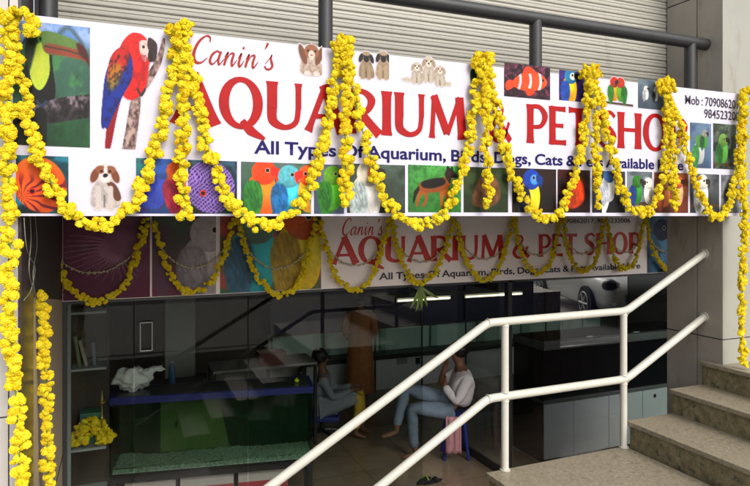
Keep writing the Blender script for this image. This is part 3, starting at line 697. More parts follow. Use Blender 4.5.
upic('spotted_fish_picture', lambda w, h: pic_discus(w, h, (150, 126, 178), (66, 44, 116), (30, 50, 60), True), 188, 237, lo, hi, label='printed picture of a finely spotted violet fish')
upic('lovebirds_picture', lambda w, h: pic_birds(w, h, ((40, 70, 50), (96, 110, 106)), [((.42, .40, 1.35), T(body=(232, 120, 40), wing=(60, 140, 70), head=(238, 96, 40), beak=(200, 60, 40))), ((.92, .36, 1.25), T(body=(80, 170, 190), wing=(50, 120, 170), head=(120, 190, 200), beak=(220, 90, 100))), ((1.36, .42, 1.15), T(body=(210, 160, 60), wing=(90, 150, 60), head=(240, 120, 60), beak=(200, 60, 50), flip=-1))], (60, 100, 70)), 241, 311, lo, hi, label='printed picture of a row of orange and blue lovebirds')
upic('green_parrot_picture', lambda w, h: pic_birds(w, h, ((74, 84, 100), (116, 124, 140)), [((.38, .45, 1.1), T(body=(96, 160, 60), wing=(60, 130, 50), head=(120, 170, 60), tail=(60, 110, 50)))], (90, 98, 120)), 314, 344, lo, hi)
upic('cockatiel_picture', lambda w, h: pic_birds(w, h, ((40, 44, 40), (86, 100, 90)), [((.45, .36, 1.5), T(body=(226, 222, 220), wing=(180, 190, 190), head=(232, 226, 214), beak=(60, 50, 60), face=(240, 150, 110)))], (66, 74, 66)), 347, 405, lo+.005, hi+.01)
upic('shepherd_picture', pic_shepherd, 408, 461, lo+.01, hi+.015, label='printed picture of a shepherd dog on green grass')
upic('brown_rabbit_picture', lambda w, h: pic_blob(w, h, ((54, 66, 40), (80, 96, 64)), (146, 108, 78), (48, 60, 36), .5, 4), 463.5, 508, lo+.01, hi+.015)
upic('hornbill_picture', lambda w, h: pic_birds(w, h, ((22, 18, 16), (46, 34, 30)), [((.5, .36, 1.3), T(body=(228, 190, 60), wing=(24, 34, 70), head=(50, 96, 190), beak=(40, 70, 130), face=(100, 160, 220)))], (50, 30, 24)), 512, 556, lo+.01, hi+.018)
upic('red_fish_picture', lambda w, h: pic_blob(w, h, ((44, 10, 12), (70, 20, 18)), (206, 84, 30), (30, 10, 14), .5, 5), 557.5, 590, lo+.01, hi+.02)
upic('white_bird_picture', lambda w, h: pic_birds(w, h, ((36, 34, 40), (60, 60, 66)), [((.5, .6, 1.0), T(body=(220, 220, 226), wing=(196, 200, 210), head=(96, 130, 180), tail=(226, 226, 232)))]), 592, 625, lo+.01, hi+.02)
upic('macaw_pair_picture', lambda w, h: pic_birds(w, h, ((120, 124, 130), (150, 160, 166)), [((.3, .5, .85), T(body=(60, 130, 60), wing=(50, 80, 150), head=(70, 140, 60))), ((.7, .48, .8), T(body=(225, 222, 216), wing=(200, 196, 190), head=(236, 234, 226), flip=-1))], (90, 96, 100), (.2, .24)), 627, 652, lo+.01, hi+.024)
upic('finch_picture', lambda w, h: pic_birds(w, h, ((90, 50, 36), (150, 100, 80)), [((.35, .45, .9), T(body=(214, 140, 96), wing=(150, 90, 60), head=(220, 160, 110))), ((.8, .5, .9), T(body=(224, 180, 150), wing=(170, 110, 80), head=(210, 120, 90)))], (120, 60, 40)), 654, 688, lo+.01, hi+.024)
upic('cockatoo_picture', lambda w, h: pic_birds(w, h, ((56, 60, 60), (100, 104, 106)), [((.42, .46, 1.1), T(body=(220, 218, 214), wing=(190, 190, 192), head=(230, 228, 220), tail=(205, 205, 205)))], (70, 76, 80), (.18, .2)), 690, 719, lo+.01, hi+.024)
upic('grey_bird_picture', lambda w, h: pic_birds(w, h, ((130, 134, 140), (168, 170, 176)), [((.35, .48, .9), T(body=(120, 120, 126), wing=(90, 92, 100), head=(160, 160, 162)))], (110, 112, 118)), 721, 741, lo+.01, hi+.024)
def zz(px, py): return atY(px, py, YSG).z
upic('rabbit_picture', pic_rabbit, 296, 322, zz(310, 76), zz(310, 42), label='printed picture of a lop-eared brown rabbit')
upic('pug_picture', pic_pugs, 356, 389, zz(372, 81), zz(372, 49))
upic('puppies_picture', pic_puppies, 401, 451, zz(426, 86), zz(426, 56), label='printed picture of three cream puppies')
upic('budgie_picture', lambda w, h: pic_birds(w, h, (WHT, WHT), [((.5, .55, 1.2), T(body=(60, 110, 60), wing=(40, 70, 50), head=(200, 60, 50)))]), 466, 478, zz(472, 90), zz(472, 62))
upic('clownfish_picture', pic_fish, 504, 550, zz(527, 98), zz(527, 65), label='printed picture of an orange clownfish')
upic('blue_macaw_picture', lambda w, h: pic_birds(w, h, ((30, 26, 70), (70, 56, 120)), [((.45, .4, 1.4), T(body=(230, 180, 40), wing=(40, 90, 180), head=(60, 150, 190), beak=(30, 26, 34), face=(236, 236, 230)))], (90, 60, 140)), 559, 586, zz(572, 101), zz(572, 71))
upic('kissing_lovebirds_picture', lambda w, h: pic_birds(w, h, (WHT, WHT), [((.32, .5, .95), T(body=(226, 160, 50), wing=(70, 150, 60), head=(214, 70, 40))), ((.62, .5, .95), T(body=(110, 160, 50), wing=(60, 140, 60), head=(220, 80, 40), flip=-1))], None, (.12, .08)), 606, 633, zz(619, 107), zz(619, 76))
upic('aviary_picture', lambda w, h: pic_birds(w, h, ((70, 80, 92), (120, 132, 140)), [((.35, .5, .6), T(body=(220, 222, 224), wing=(190, 192, 196), head=(226, 226, 226))), ((.8, .5, .6), T(body=(210, 212, 216), wing=(70, 70, 80), head=(226, 226, 226)))], (90, 100, 110)), 638, 664, zz(651, 109), zz(651, 80))
upic('waterbird_picture', lambda w, h: pic_birds(w, h, ((84, 104, 126), (130, 150, 170)), [((.28, .36, .8), T(body=(200, 204, 206), wing=(84, 150, 90), head=(120, 170, 110))), ((.44, .62, .5), T(body=(90, 150, 80), wing=(60, 110, 70), head=(190, 190, 180)))], (90, 110, 140)), 690, 711, zz(700, 168), zz(700, 123))
upic('cage_bird_picture', lambda w, h: pic_birds(w, h, ((24, 30, 32), (70, 80, 70)), [((.3, .4, .8), T(body=(110, 170, 90), wing=(60, 120, 60), head=(150, 190, 110)))], (120, 130, 120), (.1, .1)), 713, 736, zz(724, 169), zz(724, 124))
yt = YSG-.0024
lettering('title_lettering', 'AQUARIUM', SX(171), SX(468), .448, .245, yt, M['red'], us)
lettering('title_lettering', '&', SX(489), SX(512), .45, .235, yt, M['red'], us)
lettering('title_lettering', 'PET', SX(526), SX(589), .45, .24, yt, M['red'], us)
lettering('title_lettering', 'SHOP', SX(598), SX(688), .45, .24, yt, M['red'], us)
script('name_lettering', SX(190), SX(277), .752, .068, yt, M['brown_ink'], us)
text('subtitle_lettering', 'All Types Of Aquarium, Birds, Dogs, Cats & Pets Available Here', SX(254), SX(683), .318, .068, yt, M['blue_ink'], us, .022)
text('phone_lettering', 'Mob : 7090862017', SX(685), SX(743), .785, .062, yt, M['black_ink'], us, .01)
text('phone_lettering', '9845232006', SX(704), SX(743), .70, .062, yt, M['black_ink'], us, .01)
settle(us, (UX0, YSG, 0))

# ---------------------------------------------------------------- lower signboard
YLS = 5.22
LX = lambda px: atY(px, 0, YLS).x
ls = thing('signboard', 'dimmer pinkish signboard with red lettering above the glass front under the balcony', 'signboard')
LZ0 = -.655
x0_, x1_ = XL+.006, atY(700, 0, YLS).x
b = MB(); b.box(x0_, x1_, YLS, YLS+.03, LZ0, .055); b.build('board', M['flex_low'], ls)
def lpic(name, fn, px0, px1, mirror=False, label=None):
    a0, a1 = max(LX(px0), x0_+.004), LX(px1); p = fn(a1-a0, .055-LZ0-.01); p.gam = .78; o = p.build(name, a0, LZ0+.005, YLS-.003, ls, mirror)
    if label: o['label'] = label
lpic('long_finned_fish_picture', pic_fins, 40, 150, label='dark printed picture of a purple long-finned fish')
lpic('white_bird_picture', lambda w, h: pic_birds(w, h, ((90, 28, 50), (50, 70, 54)), [((.62, .35, 1.25), T(body=(176, 166, 172), wing=(140, 130, 140), head=(190, 180, 184)))], (70, 46, 66)), 152, 216, label='dark printed picture of a white bird')
lpic('parrots_picture', lambda w, h: pic_birds(w, h, ((36, 84, 46), (110, 60, 56)), [((.42, .42, 1.35), T(body=(40, 150, 160), wing=(50, 84, 110), head=(96, 130, 110))), ((1.0, .46, 1.4), T(body=(214, 176, 40), wing=(150, 120, 40), head=(220, 90, 40)))], (170, 60, 60)), 220, 321, label='printed picture of yellow and teal parrots')
lpic('teal_bird_picture', lambda w, h: pic_birds(w, h, ((30, 40, 60), (90, 120, 136)), [((.3, .4, 1.0), T(body=(70, 110, 150), wing=(50, 90, 120), head=(40, 50, 70)))], (50, 66, 90)), 647, 698)
yt = YLS-.0045
zl = lambda px, py: atY(px, py, YLS).z
lettering('title_lettering', 'AQUARIUM', LX(332), LX(505), zl(345, 264), .245, yt, M['red_low'], ls)
lettering('title_lettering', '&', LX(512), LX(530), zl(345, 264)+.005, .235, yt, M['red_low'], ls)
lettering('title_lettering', 'PET', LX(538), LX(577), zl(345, 264)+.01, .235, yt, M['red_low'], ls)
lettering('title_lettering', 'SHOP', LX(584), LX(641), zl(345, 264)+.015, .235, yt, M['red_low'], ls)
script('name_lettering', LX(341), LX(384), zl(360, 235), .075, yt, M['red_low'], ls)
text('subtitle_lettering', 'All Types Of Aquarium, Birds, Dogs, Cats & Pets Available Here', LX(379), LX(640), zl(400, 279), .066, yt, M['black_ink'], ls, .02)
text('phone_lettering', 'Mob : 7090862017, 9845232006', LX(540), LX(630), zl(590, 223), .05, yt, M['black_ink'], ls, .01)
settle(ls, (x0_, YLS, LZ0))
# ---------------------------------------------------------------- marigolds
M['marigold'] = mat('marigold_petals', (.80, .63, .014), .65, col2=(.89, .76, .035), scale=30, spec=.25)
M['marigold_core'] = mat('marigold_core', (.56, .34, .008), .6, col2=(.74, .52, .01), scale=60, spec=.2)
M['marigold_deep'] = mat('marigold_petals_deep', (.78, .56, .01), .65, col2=(.86, .66, .02), scale=30, spec=.25)
for k_ in ('marigold', 'marigold_deep'):
    b_ = M[k_].node_tree.nodes['Principled BSDF']; b_.inputs['Subsurface Weight'].default_value = .0
def flower_mesh(seed, m, r=.0212):
    rr = random.Random(seed); vs = []; fs = []
    N = 120; ga = math.pi*(3-math.sqrt(5))
    for i in range(N):
        zc = 1-1.75*(i+.5)/N; th = ga*i+rr.uniform(-.2, .2); q = math.sqrt(max(0, 1-zc*zc))
        d = Vector((q*math.cos(th), q*math.sin(th), zc)).normalized()
        t = d.orthogonal().normalized(); t.rotate(Matrix.Rotation(rr.uniform(0, 6.28), 3, d)); bt = d.cross(t)
        flat = .62 if zc > 0 else .5
        base = Vector((d.x, d.y, d.z*flat))*r*.62; tip = Vector((d.x, d.y, d.z*flat))*r*rr.uniform(.92, 1.04)
        w_ = r*rr.uniform(.17, .25)
        o = len(vs)
        tilt = bt*rr.uniform(-.15, .2)*r
        vs += [base-t*w_*.4, base+t*w_*.4, tip+t*w_+tilt*.4-d*r*.12, tip+tilt+d*r*.04, tip-t*w_+tilt*.4-d*r*.12]
        fs += [(o, o+1, o+2, o+3), (o, o+3, o+4)]
    npet = len(fs); o = len(vs)
    b = MB(); b.ball((0, 0, 0), r*.84, (1, 1, .62), 10, 7)
    vs += b.v; fs += [tuple(i+o for i in f) for f in b.f]
    me = bpy.data.meshes.new('marigold'); me.from_pydata([tuple(v) for v in vs], [], fs); me.materials.append(m); me.materials.append(M['marigold_core'])
    for p_ in me.polygons:
        if p_.index < 2*rr.randint(9, 16): p_.material_index = 1
    return me
FM = [flower_mesh(i, M['marigold']) for i in range(6)]+[flower_mesh(9+i, M['marigold_deep']) for i in range(2)]
FD = [flower_mesh(20+i, M['marigold']) for i in range(3)]+[flower_mesh(30, M['marigold_deep'])]
def resample(pts, step):
    out = [pts[0]]; acc = 0
    for i in range(1, len(pts)):
        a, c = pts[i-1], pts[i]; L = (c-a).length; t = step-acc
        while t <= L: out.append(a.lerp(c, t/L)); t += step
        acc = (acc+L) % step if L else acc
    return out
def garland(pts, label, group, fm=FM, step=.0092, jit=.0155, sc=1.0, cat='garland', dens=1, dy=0):
    g = thing('marigold_garland', label, cat, group)
    P_ = catmull(pts, 10); L = sum((P_[i+1]-P_[i]).length for i in range(len(P_)-1))
    b = MB(); b.tube([p for p in P_[::4]]+[P_[-1]], .004, 6); b.build('string', M['stem'], g)
    spots = resample(P_, step); own = set(random.sample(range(len(spots)), min(98, len(spots)))); rest = []
    for i, p in enumerate(spots):
        o = bpy.data.objects.new('marigold', random.choice(fm)); o.parent = g
        if i in own: COL.objects.link(o)
        else: rest.append(o)
        off = Vector((random.gauss(0, 1), random.gauss(0, .55), random.gauss(0, 1)))*jit
        if off.length > jit*1.9: off = off.normalized()*jit*1.9
        o.location = p+off
        o.rotation_euler = (R(90)+random.uniform(-.9, .9), random.uniform(-.9, .9), random.uniform(-.6, .6))
        s_ = sc*random.choice((.7, .82, .93, 1, 1.0, 1.08, 1.16)); o.scale = (s_, s_, s_*random.uniform(.85, 1.1))
    if rest:
        V = []; FC = []; MI = []; off = 0
        for o in rest:
            me = o.data; n = len(me.vertices); co = np.empty(n*3, np.float32); me.vertices.foreach_get('co', co)
            mtx = np.array(Matrix.LocRotScale(o.location, o.rotation_euler, o.scale)); co = co.reshape(-1, 3) @ mtx[:3, :3].T + mtx[:3, 3]
            V.append(co); FC += [tuple(v+off for v in p_.vertices) for p_ in me.polygons]; MI += [p_.material_index for p_ in me.polygons]; off += n
            bpy.data.objects.remove(o)
        me = bpy.data.meshes.new('loose_marigolds'); me.from_pydata(np.concatenate(V).tolist(), [], FC); me.materials.append(fm[0].materials[0]); me.materials.append(M['marigold_core']); me.polygons.foreach_set('material_index', MI)
        o = bpy.data.objects.new('remaining_marigolds', me); COL.objects.link(o); o.parent = g; o['kind'] = 'stuff'
    settle(g, tuple(P_[0])); return g
def up(pts, Y=3.055): return [atY(x, y, Y) for x, y in pts]
GU = 'marigold garlands hung across the upper signboard'
swags = [
 ([(10,14),(17,60),(25,110),(37,150),(56,192),(74,214),(99,226),(122,214),(140,190),(152,160),(163,115),(171,70),(178,34)], 'bright yellow marigold swag looping over the toucan and beagle pictures'),
 ([(182,34),(191,70),(199,110),(207,147),(217,173),(229,198),(246,218),(267,226),(288,216),(305,193),(317,165),(326,130),(334,90),(340,52)], 'bright yellow marigold swag looping under the first letters of the red title'),
 ([(346,52),(353,88),(361,125),(369,152),(378,180),(391,206),(412,223),(433,221),(450,204),(460,178),(468,148),(475,105),(480,66)], 'bright yellow marigold swag looping over the shepherd dog picture'),
 ([(486,66),(493,95),(499,125),(505,152),(515,182),(530,206),(546,219),(560,211),(571,189),(579,160),(585,125),(588,82)], 'bright yellow marigold swag looping over the blue-headed bird picture'),
 ([(594,82),(602,105),(608,138),(615,166),(624,196),(638,212),(654,205),(664,174),(667,138),(667,92)], 'bright yellow marigold swag crossing the end of the red title'),
 ([(669,92),(679,118),(685,142),(691,164),(701,197),(714,217),(727,209),(735,182),(739,145),(742,102)], 'bright yellow marigold swag under the phone numbers at the far end of the sign'),
]
for k, (pts, lb) in enumerate(swags): garland(up(pts, 3.055), lb, GU)
drops = [
 ([(178,28),(181,60),(184,110),(183,165),(184,220)], 'straight marigold strand hanging beside the red macaw picture'),
 ([(342,42),(346,90),(345,150),(348,203)], 'straight marigold strand hanging between lovebird and white cockatiel pictures'),
 ([(483,58),(486,100),(487,155),(489,207)], 'straight marigold strand hanging over the brown rabbit picture'),
 ([(590,70),(595,110),(596,160),(598,206)], 'straight marigold strand hanging between the red fish and white bird pictures'),
 ([(665,82),(671,120),(673,165),(676,209)], 'straight marigold strand hanging over the small orange finches picture'),
]
for pts, lb in drops: garland(up(pts, 3.035), lb, GU)
tops = [((175,27),(186,26)), ((337,43),(350,42)), ((476,59),(489,58)), ((585,71),(597,70)), ((660,83),(672,82)), ((742,94),(754,94))]
for (a, c), nm in zip(tops, ('above the red macaw picture', 'beside the pug picture', 'beside the clownfish picture', 'beside the blue macaw picture', 'beside the aviary picture', 'above the phone number end')):
    m_ = ((a[0]+c[0])/2, (a[1]+c[1])/2)
    garland(up([(a[0], a[1]+9), a, (m_[0], m_[1]-2), c, (c[0], c[1]+9)], 3.06), 'bunched marigold knot over the sign edge '+nm, 'marigold knots along the sign edge', step=.007, jit=.015)
garland([atY(x, y, 3.03) for x, y in ((4,18),(20,14),(34,26),(13,34))], 'bunched marigold knot at the toucan end of the sign edge', 'marigold knots along the sign edge', step=.008, jit=.017)
garland([atY(x, y, 3.03) for x, y in ((9,22),(7,90),(8,160),(10,240),(10,320),(16,400),(20,470),(21,560))], 'long thick marigold strand hanging down the pinkish left pillar', 'long marigold strands framing the entrance', step=.0095, jit=.0155, sc=1.05)
garland([atY(x, y, 3.04) for x, y in ((744,96),(742,160),(744,240),(742,300),(743,364))], 'long marigold strand hanging down beside the steps on the right pillar', 'long marigold strands framing the entrance', sc=1.08)
GD = 'shaded marigold garlands on the lower signboard'
YD = 5.15
low = [
 ([(38,220),(43,232),(50,246),(60,270),(71,289),(94,302),(119,292),(133,266),(141,240),(147,218)], 'shaded marigold loop over the dark purple fish picture'),
 ([(153,220),(161,248),(171,275),(190,294),(211,281),(225,252),(233,220)], 'shaded marigold loop over the dark white bird picture'),
 ([(238,220),(246,250),(257,276),(278,295),(299,283),(309,252),(316,220)], 'shaded marigold loop over the yellow and teal parrots picture'),
 ([(320,220),(327,253),(337,278),(355,290),(370,280),(381,252),(389,220)], 'shaded marigold loop under the brush-script name on the lower sign'),
 ([(391,220),(398,248),(406,270),(419,284),(434,272),(445,250),(453,220)], 'shaded marigold loop with green leaves hanging below it'),
 ([(456,220),(464,256),(481,280),(497,272),(507,246),(513,218)], 'shaded marigold loop over the end of the word aquarium'),
 ([(515,218),(521,252),(535,273),(550,262),(561,218)], 'shaded marigold loop over the ampersand of the lower sign'),
 ([(563,218),(569,253),(581,271),(595,261),(605,220)], 'shaded marigold loop over the word pet on the lower sign'),
 ([(607,218),(613,252),(623,269),(636,258),(644,220)], 'shaded marigold loop over the last letters of the lower sign'),
 ([(646,218),(651,245),(661,264),(674,269),(690,240)], 'shaded marigold loop over the teal bird picture by the pillar'),
]
for pts, lb in low: garland([atY(x, y, YD) for x, y in pts], lb, GD, FD, step=.0115, jit=.0135, sc=.95)
garland([onX(43, 292, XL+.035), onX(44, 350, XL+.035), onX(46, 410, XL+.04), onX(48, 470, XL+.045), onX(50, 530, XL+.05)], 'shaded marigold strand hanging on the cream side wall', GD, FD, step=.0105, jit=.014, sc=1.0)
# pale jasmine strings
for k, (pts, lb) in enumerate(low):
    a, c = pts[0], pts[-1]; bot = max(p[1] for p in pts)
    mx_ = (a[0]+c[0])/2; sag = (bot-220)*.62
    q = [(a[0], 222), (a[0]*.8+mx_*.2, 222+sag*.55), (mx_*.6+a[0]*.4, 222+sag*.9), (mx_, 222+sag), (mx_*.6+c[0]*.4, 222+sag*.9), (c[0]*.8+mx_*.2, 222+sag*.55), (c[0], 222)]
    cv = resample(catmull([atY(x, y, 5.185) for x, y in q], 8), .011); b = MB()
    b.tube(cv, .003, 5)
    for p in cv: b.ball(p+Vector((random.uniform(-.008, .008), random.uniform(-.006, .004), random.uniform(-.008, .008))), random.uniform(.005, .009), (1, 1, 1), 6, 4)
    o = b.build('flower_string', M['jasmine'], None, smooth=True)
    tag(o, 'thin pale bud string inside the loop '+lb.replace('shaded marigold loop ', ''), 'bud string', 'pale bud strings on the lower signboard')
# leaves under garland
lf = thing('leaf_bunch', 'bunch of green leaves hanging from a garland below the lower sign', 'leaves')
base = atY(420, 286, YD)
for i, (dx, ln, cv) in enumerate(((-.13, .24, .02), (-.05, .27, 0), (.0, .25, .01), (.07, .23, 0), (.16, .16, .04))):
    b = MB(); vs = []; fs = []
    for j in range(9):
        t = j/8; w_ = .017*math.sin(math.pi*min(1, t*.95+.05))**.8
        c = base+Vector((dx*t+cv*t*t, -.01-.02*math.sin(t*3), -ln*t+.03*t*t))
        s_ = Vector((w_, 0, w_*dx*2.5))
        vs += [c-s_, c+Vector((0, .008, 0)), c+s_]
    for j in range(8):
        o = j*3; fs += [(o, o+1, o+4, o+3), (o+1, o+2, o+5, o+4)]
    b.add(vs, fs); ob = b.build('leaf', M['leaf'], lf, smooth=True, angle=80)
    md = ob.modifiers.new('s', 'SOLIDIFY'); md.thickness = .0012
settle(lf, tuple(base))
# wires on the left
wr = thing('hanging_wires', 'loose thin electric wires dangling behind the long strand at the left pillar', 'wires')
M['wire'] = mat('pale_wire', (.25, .28, .22), .5); M['wire_red'] = mat('red_wire', (.2, .02, .03), .5)
for pts, m_ in (([(24,218),(27,250),(35,268),(31,290),(24,300)], 'wire'), ([(30,215),(31,240),(29,270),(33,290)], 'wire'), ([(35,215),(37,245),(33,275),(36,300)], 'wire'), ([(60,222),(62,250),(58,280),(64,296),(56,302)], 'wire_red')):
    b = MB(); b.tube(catmull([onX(x, y, XL+.02) if x < 50 else atY(x, y, 5.16) for x, y in pts], 6), .0022, 6); b.build('wire', M[m_], wr, smooth=True)
settle(wr, (XL+.02, 3.6, -.3))

# ---------------------------------------------------------------- glass shopfront
M['glass'] = glassm('shop_glass', (.80, .83, .82), 1.5, .95)
M['glass_film'] = glassm('filmed_glass', (.95, .96, .96), 1.6, 5.0)
M['tankglass'] = glassm('tank_glass', (.90, .95, .93), 1.45, 1.2)
for m in (M['glass'], M['glass_film'], M['tankglass']):
    nt = m.node_tree; g = nt.nodes.new('ShaderNodeNewGeometry'); mu = nt.nodes.new('ShaderNodeMath'); mu.operation = 'SUBTRACT'; mu.inputs[0].default_value = 1
    m2 = nt.nodes.new('ShaderNodeMath'); m2.operation = 'MULTIPLY'
    mx = [n for n in nt.nodes if n.type == 'MIX_SHADER'][0]; src = mx.inputs[0].links[0].from_socket
    nt.links.new(g.outputs['Backfacing'], mu.inputs[1]); nt.links.new(mu.outputs[0], m2.inputs[0]); nt.links.new(src, m2.inputs[1]); nt.links.new(m2.outputs[0], mx.inputs[0])
sf = thing('glass_shopfront', 'frameless glass shop front with dark slim frames below the lower signboard', 'shop front')
GZ0, GZ1 = ZF+.012, LZ0-.03
b = MB()
b.box(XL+.002, XL+.03, YG-.02, YG+.03, ZF, LZ0); b.build('frame_post', M['alu'], sf)
def xg(px, Y=YG): return atY(px, 0, Y).x
for x in (3.70,):
    b = MB(); b.box(x, x+.05, YG-.02, YG+.05, ZF, LZ0); b.build('frame_post', M['alu'], sf, bevel=.002)
b = MB(); b.box(XL+.03, PX1, YG-.02, YG+.05, LZ0-.03, LZ0+.02); b.build('head_rail', M['alu'], sf)
for a, c in ((XL+.032, .10), (.11, 1.02), (1.03, 2.72), (3.752, 5.335), (5.345, 7.2), (7.21, 9.15)):
    b = MB(); b.box(a, c, YG, YG+.010, GZ0, GZ1); b.build('pane', M['glass_film' if 3 < a < 5 else 'glass'], sf)
    b = MB(); b.box(a, c, YG-.006, YG+.018, ZF, GZ0); b.build('floor_channel', M['alu'], sf)
b = MB()
hx, hz0, hz1 = xg(146), atY(146, 350, YG).z, atY(146, 322, YG).z
for dx in (-.045, .045): b.tube([(hx+dx, YG-.03, hz0), (hx+dx, YG-.03, hz1)], .007, 10)
for z_ in (hz0, hz1): b.tube([(hx-.045, YG-.03, z_), (hx+.045, YG-.03, z_)], .007, 10)
b.build('door_handle', M['alu_frame'], sf, smooth=True)
settle(sf, (1.6, YG, ZF))
dr = thing('glass_door', 'open frameless glass door standing inward beside the seated man', 'door')
b = MB(); b.box(3.645, 3.657, 5.37, 6.22, ZF+.03, GZ1-.02); b.build('pane', M['glass'], dr)
for z0, z1 in ((ZF+.008, ZF+.09), (GZ1-.1, GZ1-.01)):
    b = MB(); b.box(3.638, 3.664, 5.365, 6.225, z0, z1); b.build('door_rail', M['alu'], dr, bevel=.002)
b = MB(); b.tube([(3.62, 6.10, -1.9), (3.62, 6.10, -1.5)], .012, 10); b.build('door_handle', M['chrome'], dr, smooth=True)
settle(dr, (3.65, 5.4, ZF))

# ---------------------------------------------------------------- left aquarium (slightly turned to the facade)
a0 = Vector((-.071, 5.666, 0)); a1 = Vector((1.624, 5.36, 0)); ux = (a1-a0).normalized(); uy = Vector((-ux.y, ux.x, 0)); TL = (a1-a0).length
TM = Matrix(((ux.x, uy.x, 0, a0.x), (ux.y, uy.y, 0, a0.y), (0, 0, 1, 0), (0, 0, 0, 1)))
TD = .36; tz0, tz1 = -2.225, -1.565
M['tank_water'] = glassm('tank_water', (.72, .80, .72), 1.05, 0)
M['blue_rim'] = mat('blue_rim', (.022, .028, .18), .4)
M['gravel'] = mat('tank_gravel', (.12, .18, .14), .8, col2=(.56, .62, .54), scale=60, bump=.5, bscale=120)
M['tank_reflection'] = mat('painted_green_reflection', (.25, .29, .12), .6, var=.05)
M['tank_back'] = mat('dark_green_backing', (.03, .055, .042), .5)
aq = thing('aquarium', 'long glass aquarium with a blue rim, green water and pale gravel', 'aquarium')
b = MB(); g_ = .008
b.box(0, TL, 0, g_, tz0, tz1, TM); b.build('front_glass', M['tankglass'], aq)
for x in (0, TL-g_):
    b = MB(); b.box(x, x+g_, g_+.001, TD, tz0, tz1, TM); b.build('side_glass', M['tankglass'], aq)
b = MB(); b.box(0, TL, TD, TD+.012, tz0, tz1, TM); b.build('back_panel', M['tank_back'], aq)
b = MB(); b.add([TM @ Vector(v) for v in ((.62, TD-.006, tz0+.05), (.98, TD-.006, tz0+.05), (.86, TD-.006, tz1-.05), (.36, TD-.006, tz1-.05), (.36, TD-.006, tz0+.05))], [(0, 1, 2, 3, 4)]); ob = b.build('reflection_patch', M['tank_reflection'], aq)  # flat green patch painted in place of the street's reflection in the tank
md = ob.modifiers.new('s', 'SOLIDIFY'); md.thickness = .002
b = MB(); b.box(.01, TL-.01, .012, TD-.012, tz0+.02, tz1-.055, TM); b.build('water', M['tank_water'], aq)
b = MB(); nx, ny = 60, 16; vs = []; fs = []
for j in range(ny+1):
    for i in range(nx+1):
        x = .012+(TL-.024)*i/nx; y = .014+(TD-.03)*j/ny
        vs.append(TM @ Vector((x, y, tz0+.05+.02*mnoise.noise((x*4, y*4, 0))+.012*mnoise.noise((x*40, y*40, 3)))))
for j in range(ny):
    for i in range(nx): o = j*(nx+1)+i; fs.append((o, o+1, o+nx+2, o+nx+1))
b.add(vs, fs)
o = len(b.v); b.add([TM @ Vector((.012+(TL-.024)*i/nx, .0135, z_)) for i in range(nx+1) for z_ in (tz0+.01, tz0+.052)], [(2*i, 2*i+2, 2*i+3, 2*i+1) for i in range(nx)])
gv = b.build('gravel', M['gravel'], aq)
b = MB(); b.box(-.008, TL+.008, -.010, .02, tz1-.048, tz1+.01, TM); b.box(-.008, TL+.008, TD-.01, TD+.02, tz1-.048, tz1+.01, TM)
b.box(-.008, .02, .0205, TD-.0105, tz1-.048, tz1+.008, TM); b.box(TL-.02, TL+.008, .0205, TD-.0105, tz1-.048, tz1+.008, TM); b.build('blue_rim', M['blue_rim'], aq)
b = MB(); b.box(.022, TL-.022, .022, TD-.012, tz1+.002, tz1+.012, TM); b.build('lid', mat('smoky_lid', (.05, .055, .055), .25), aq)
b = MB(); b.box(-.006, TL+.006, -.008, TD+.015, tz0-.022, tz0-.002, TM); b.build('base_trim', M['black'], aq)
settle(aq, (float(a0.x), float(a0.y), tz0))
def fish(loc, s, name='fish'):
    f = thing(name, None, 'fish')
    b = MB(); b.ball((0, 0, 0), s, (1, .32, .5), 12, 8); b.build('body', M['black'], f, smooth=True)
    b = MB(); b.add([(-s*.8, 0, 0), (-s*1.7, .004, s*.7), (-s*1.5, 0, 0), (-s*1.7, -.004, -s*.7)], [(0, 1, 2), (0, 2, 3)]); b.add([(-s*.3, 0, s*.4), (s*.2, 0, s*.45), (-s*.4, .002, s*1.0)], [(0, 1, 2)])
    ob = b.build('fin', M['black'], f); md = ob.modifiers.new('s', 'SOLIDIFY'); md.thickness = .002
    f.location = loc; f.rotation_euler = (0, 0, random.uniform(-.4, .4)); return f
fg = 'black fish in the blue-rimmed aquarium'
for (px, py), lb in (((177, 423), 'small black fish swimming in front of the painted pale green reflection'), ((216, 458), 'small black fish near the gravel in the middle of the aquarium'), ((274, 452), 'black fish just above the gravel in the dark half of the aquarium'), ((293, 452), 'black fish nearest the far end of the aquarium')):
    v = atY(px, py, 5.66); f = fish(v, .024); f['label'] = lb; f['group'] = fg; f.rotation_euler = (0, R(-70) if px == 177 else random.uniform(-.3, .3), random.uniform(-.5, .5))
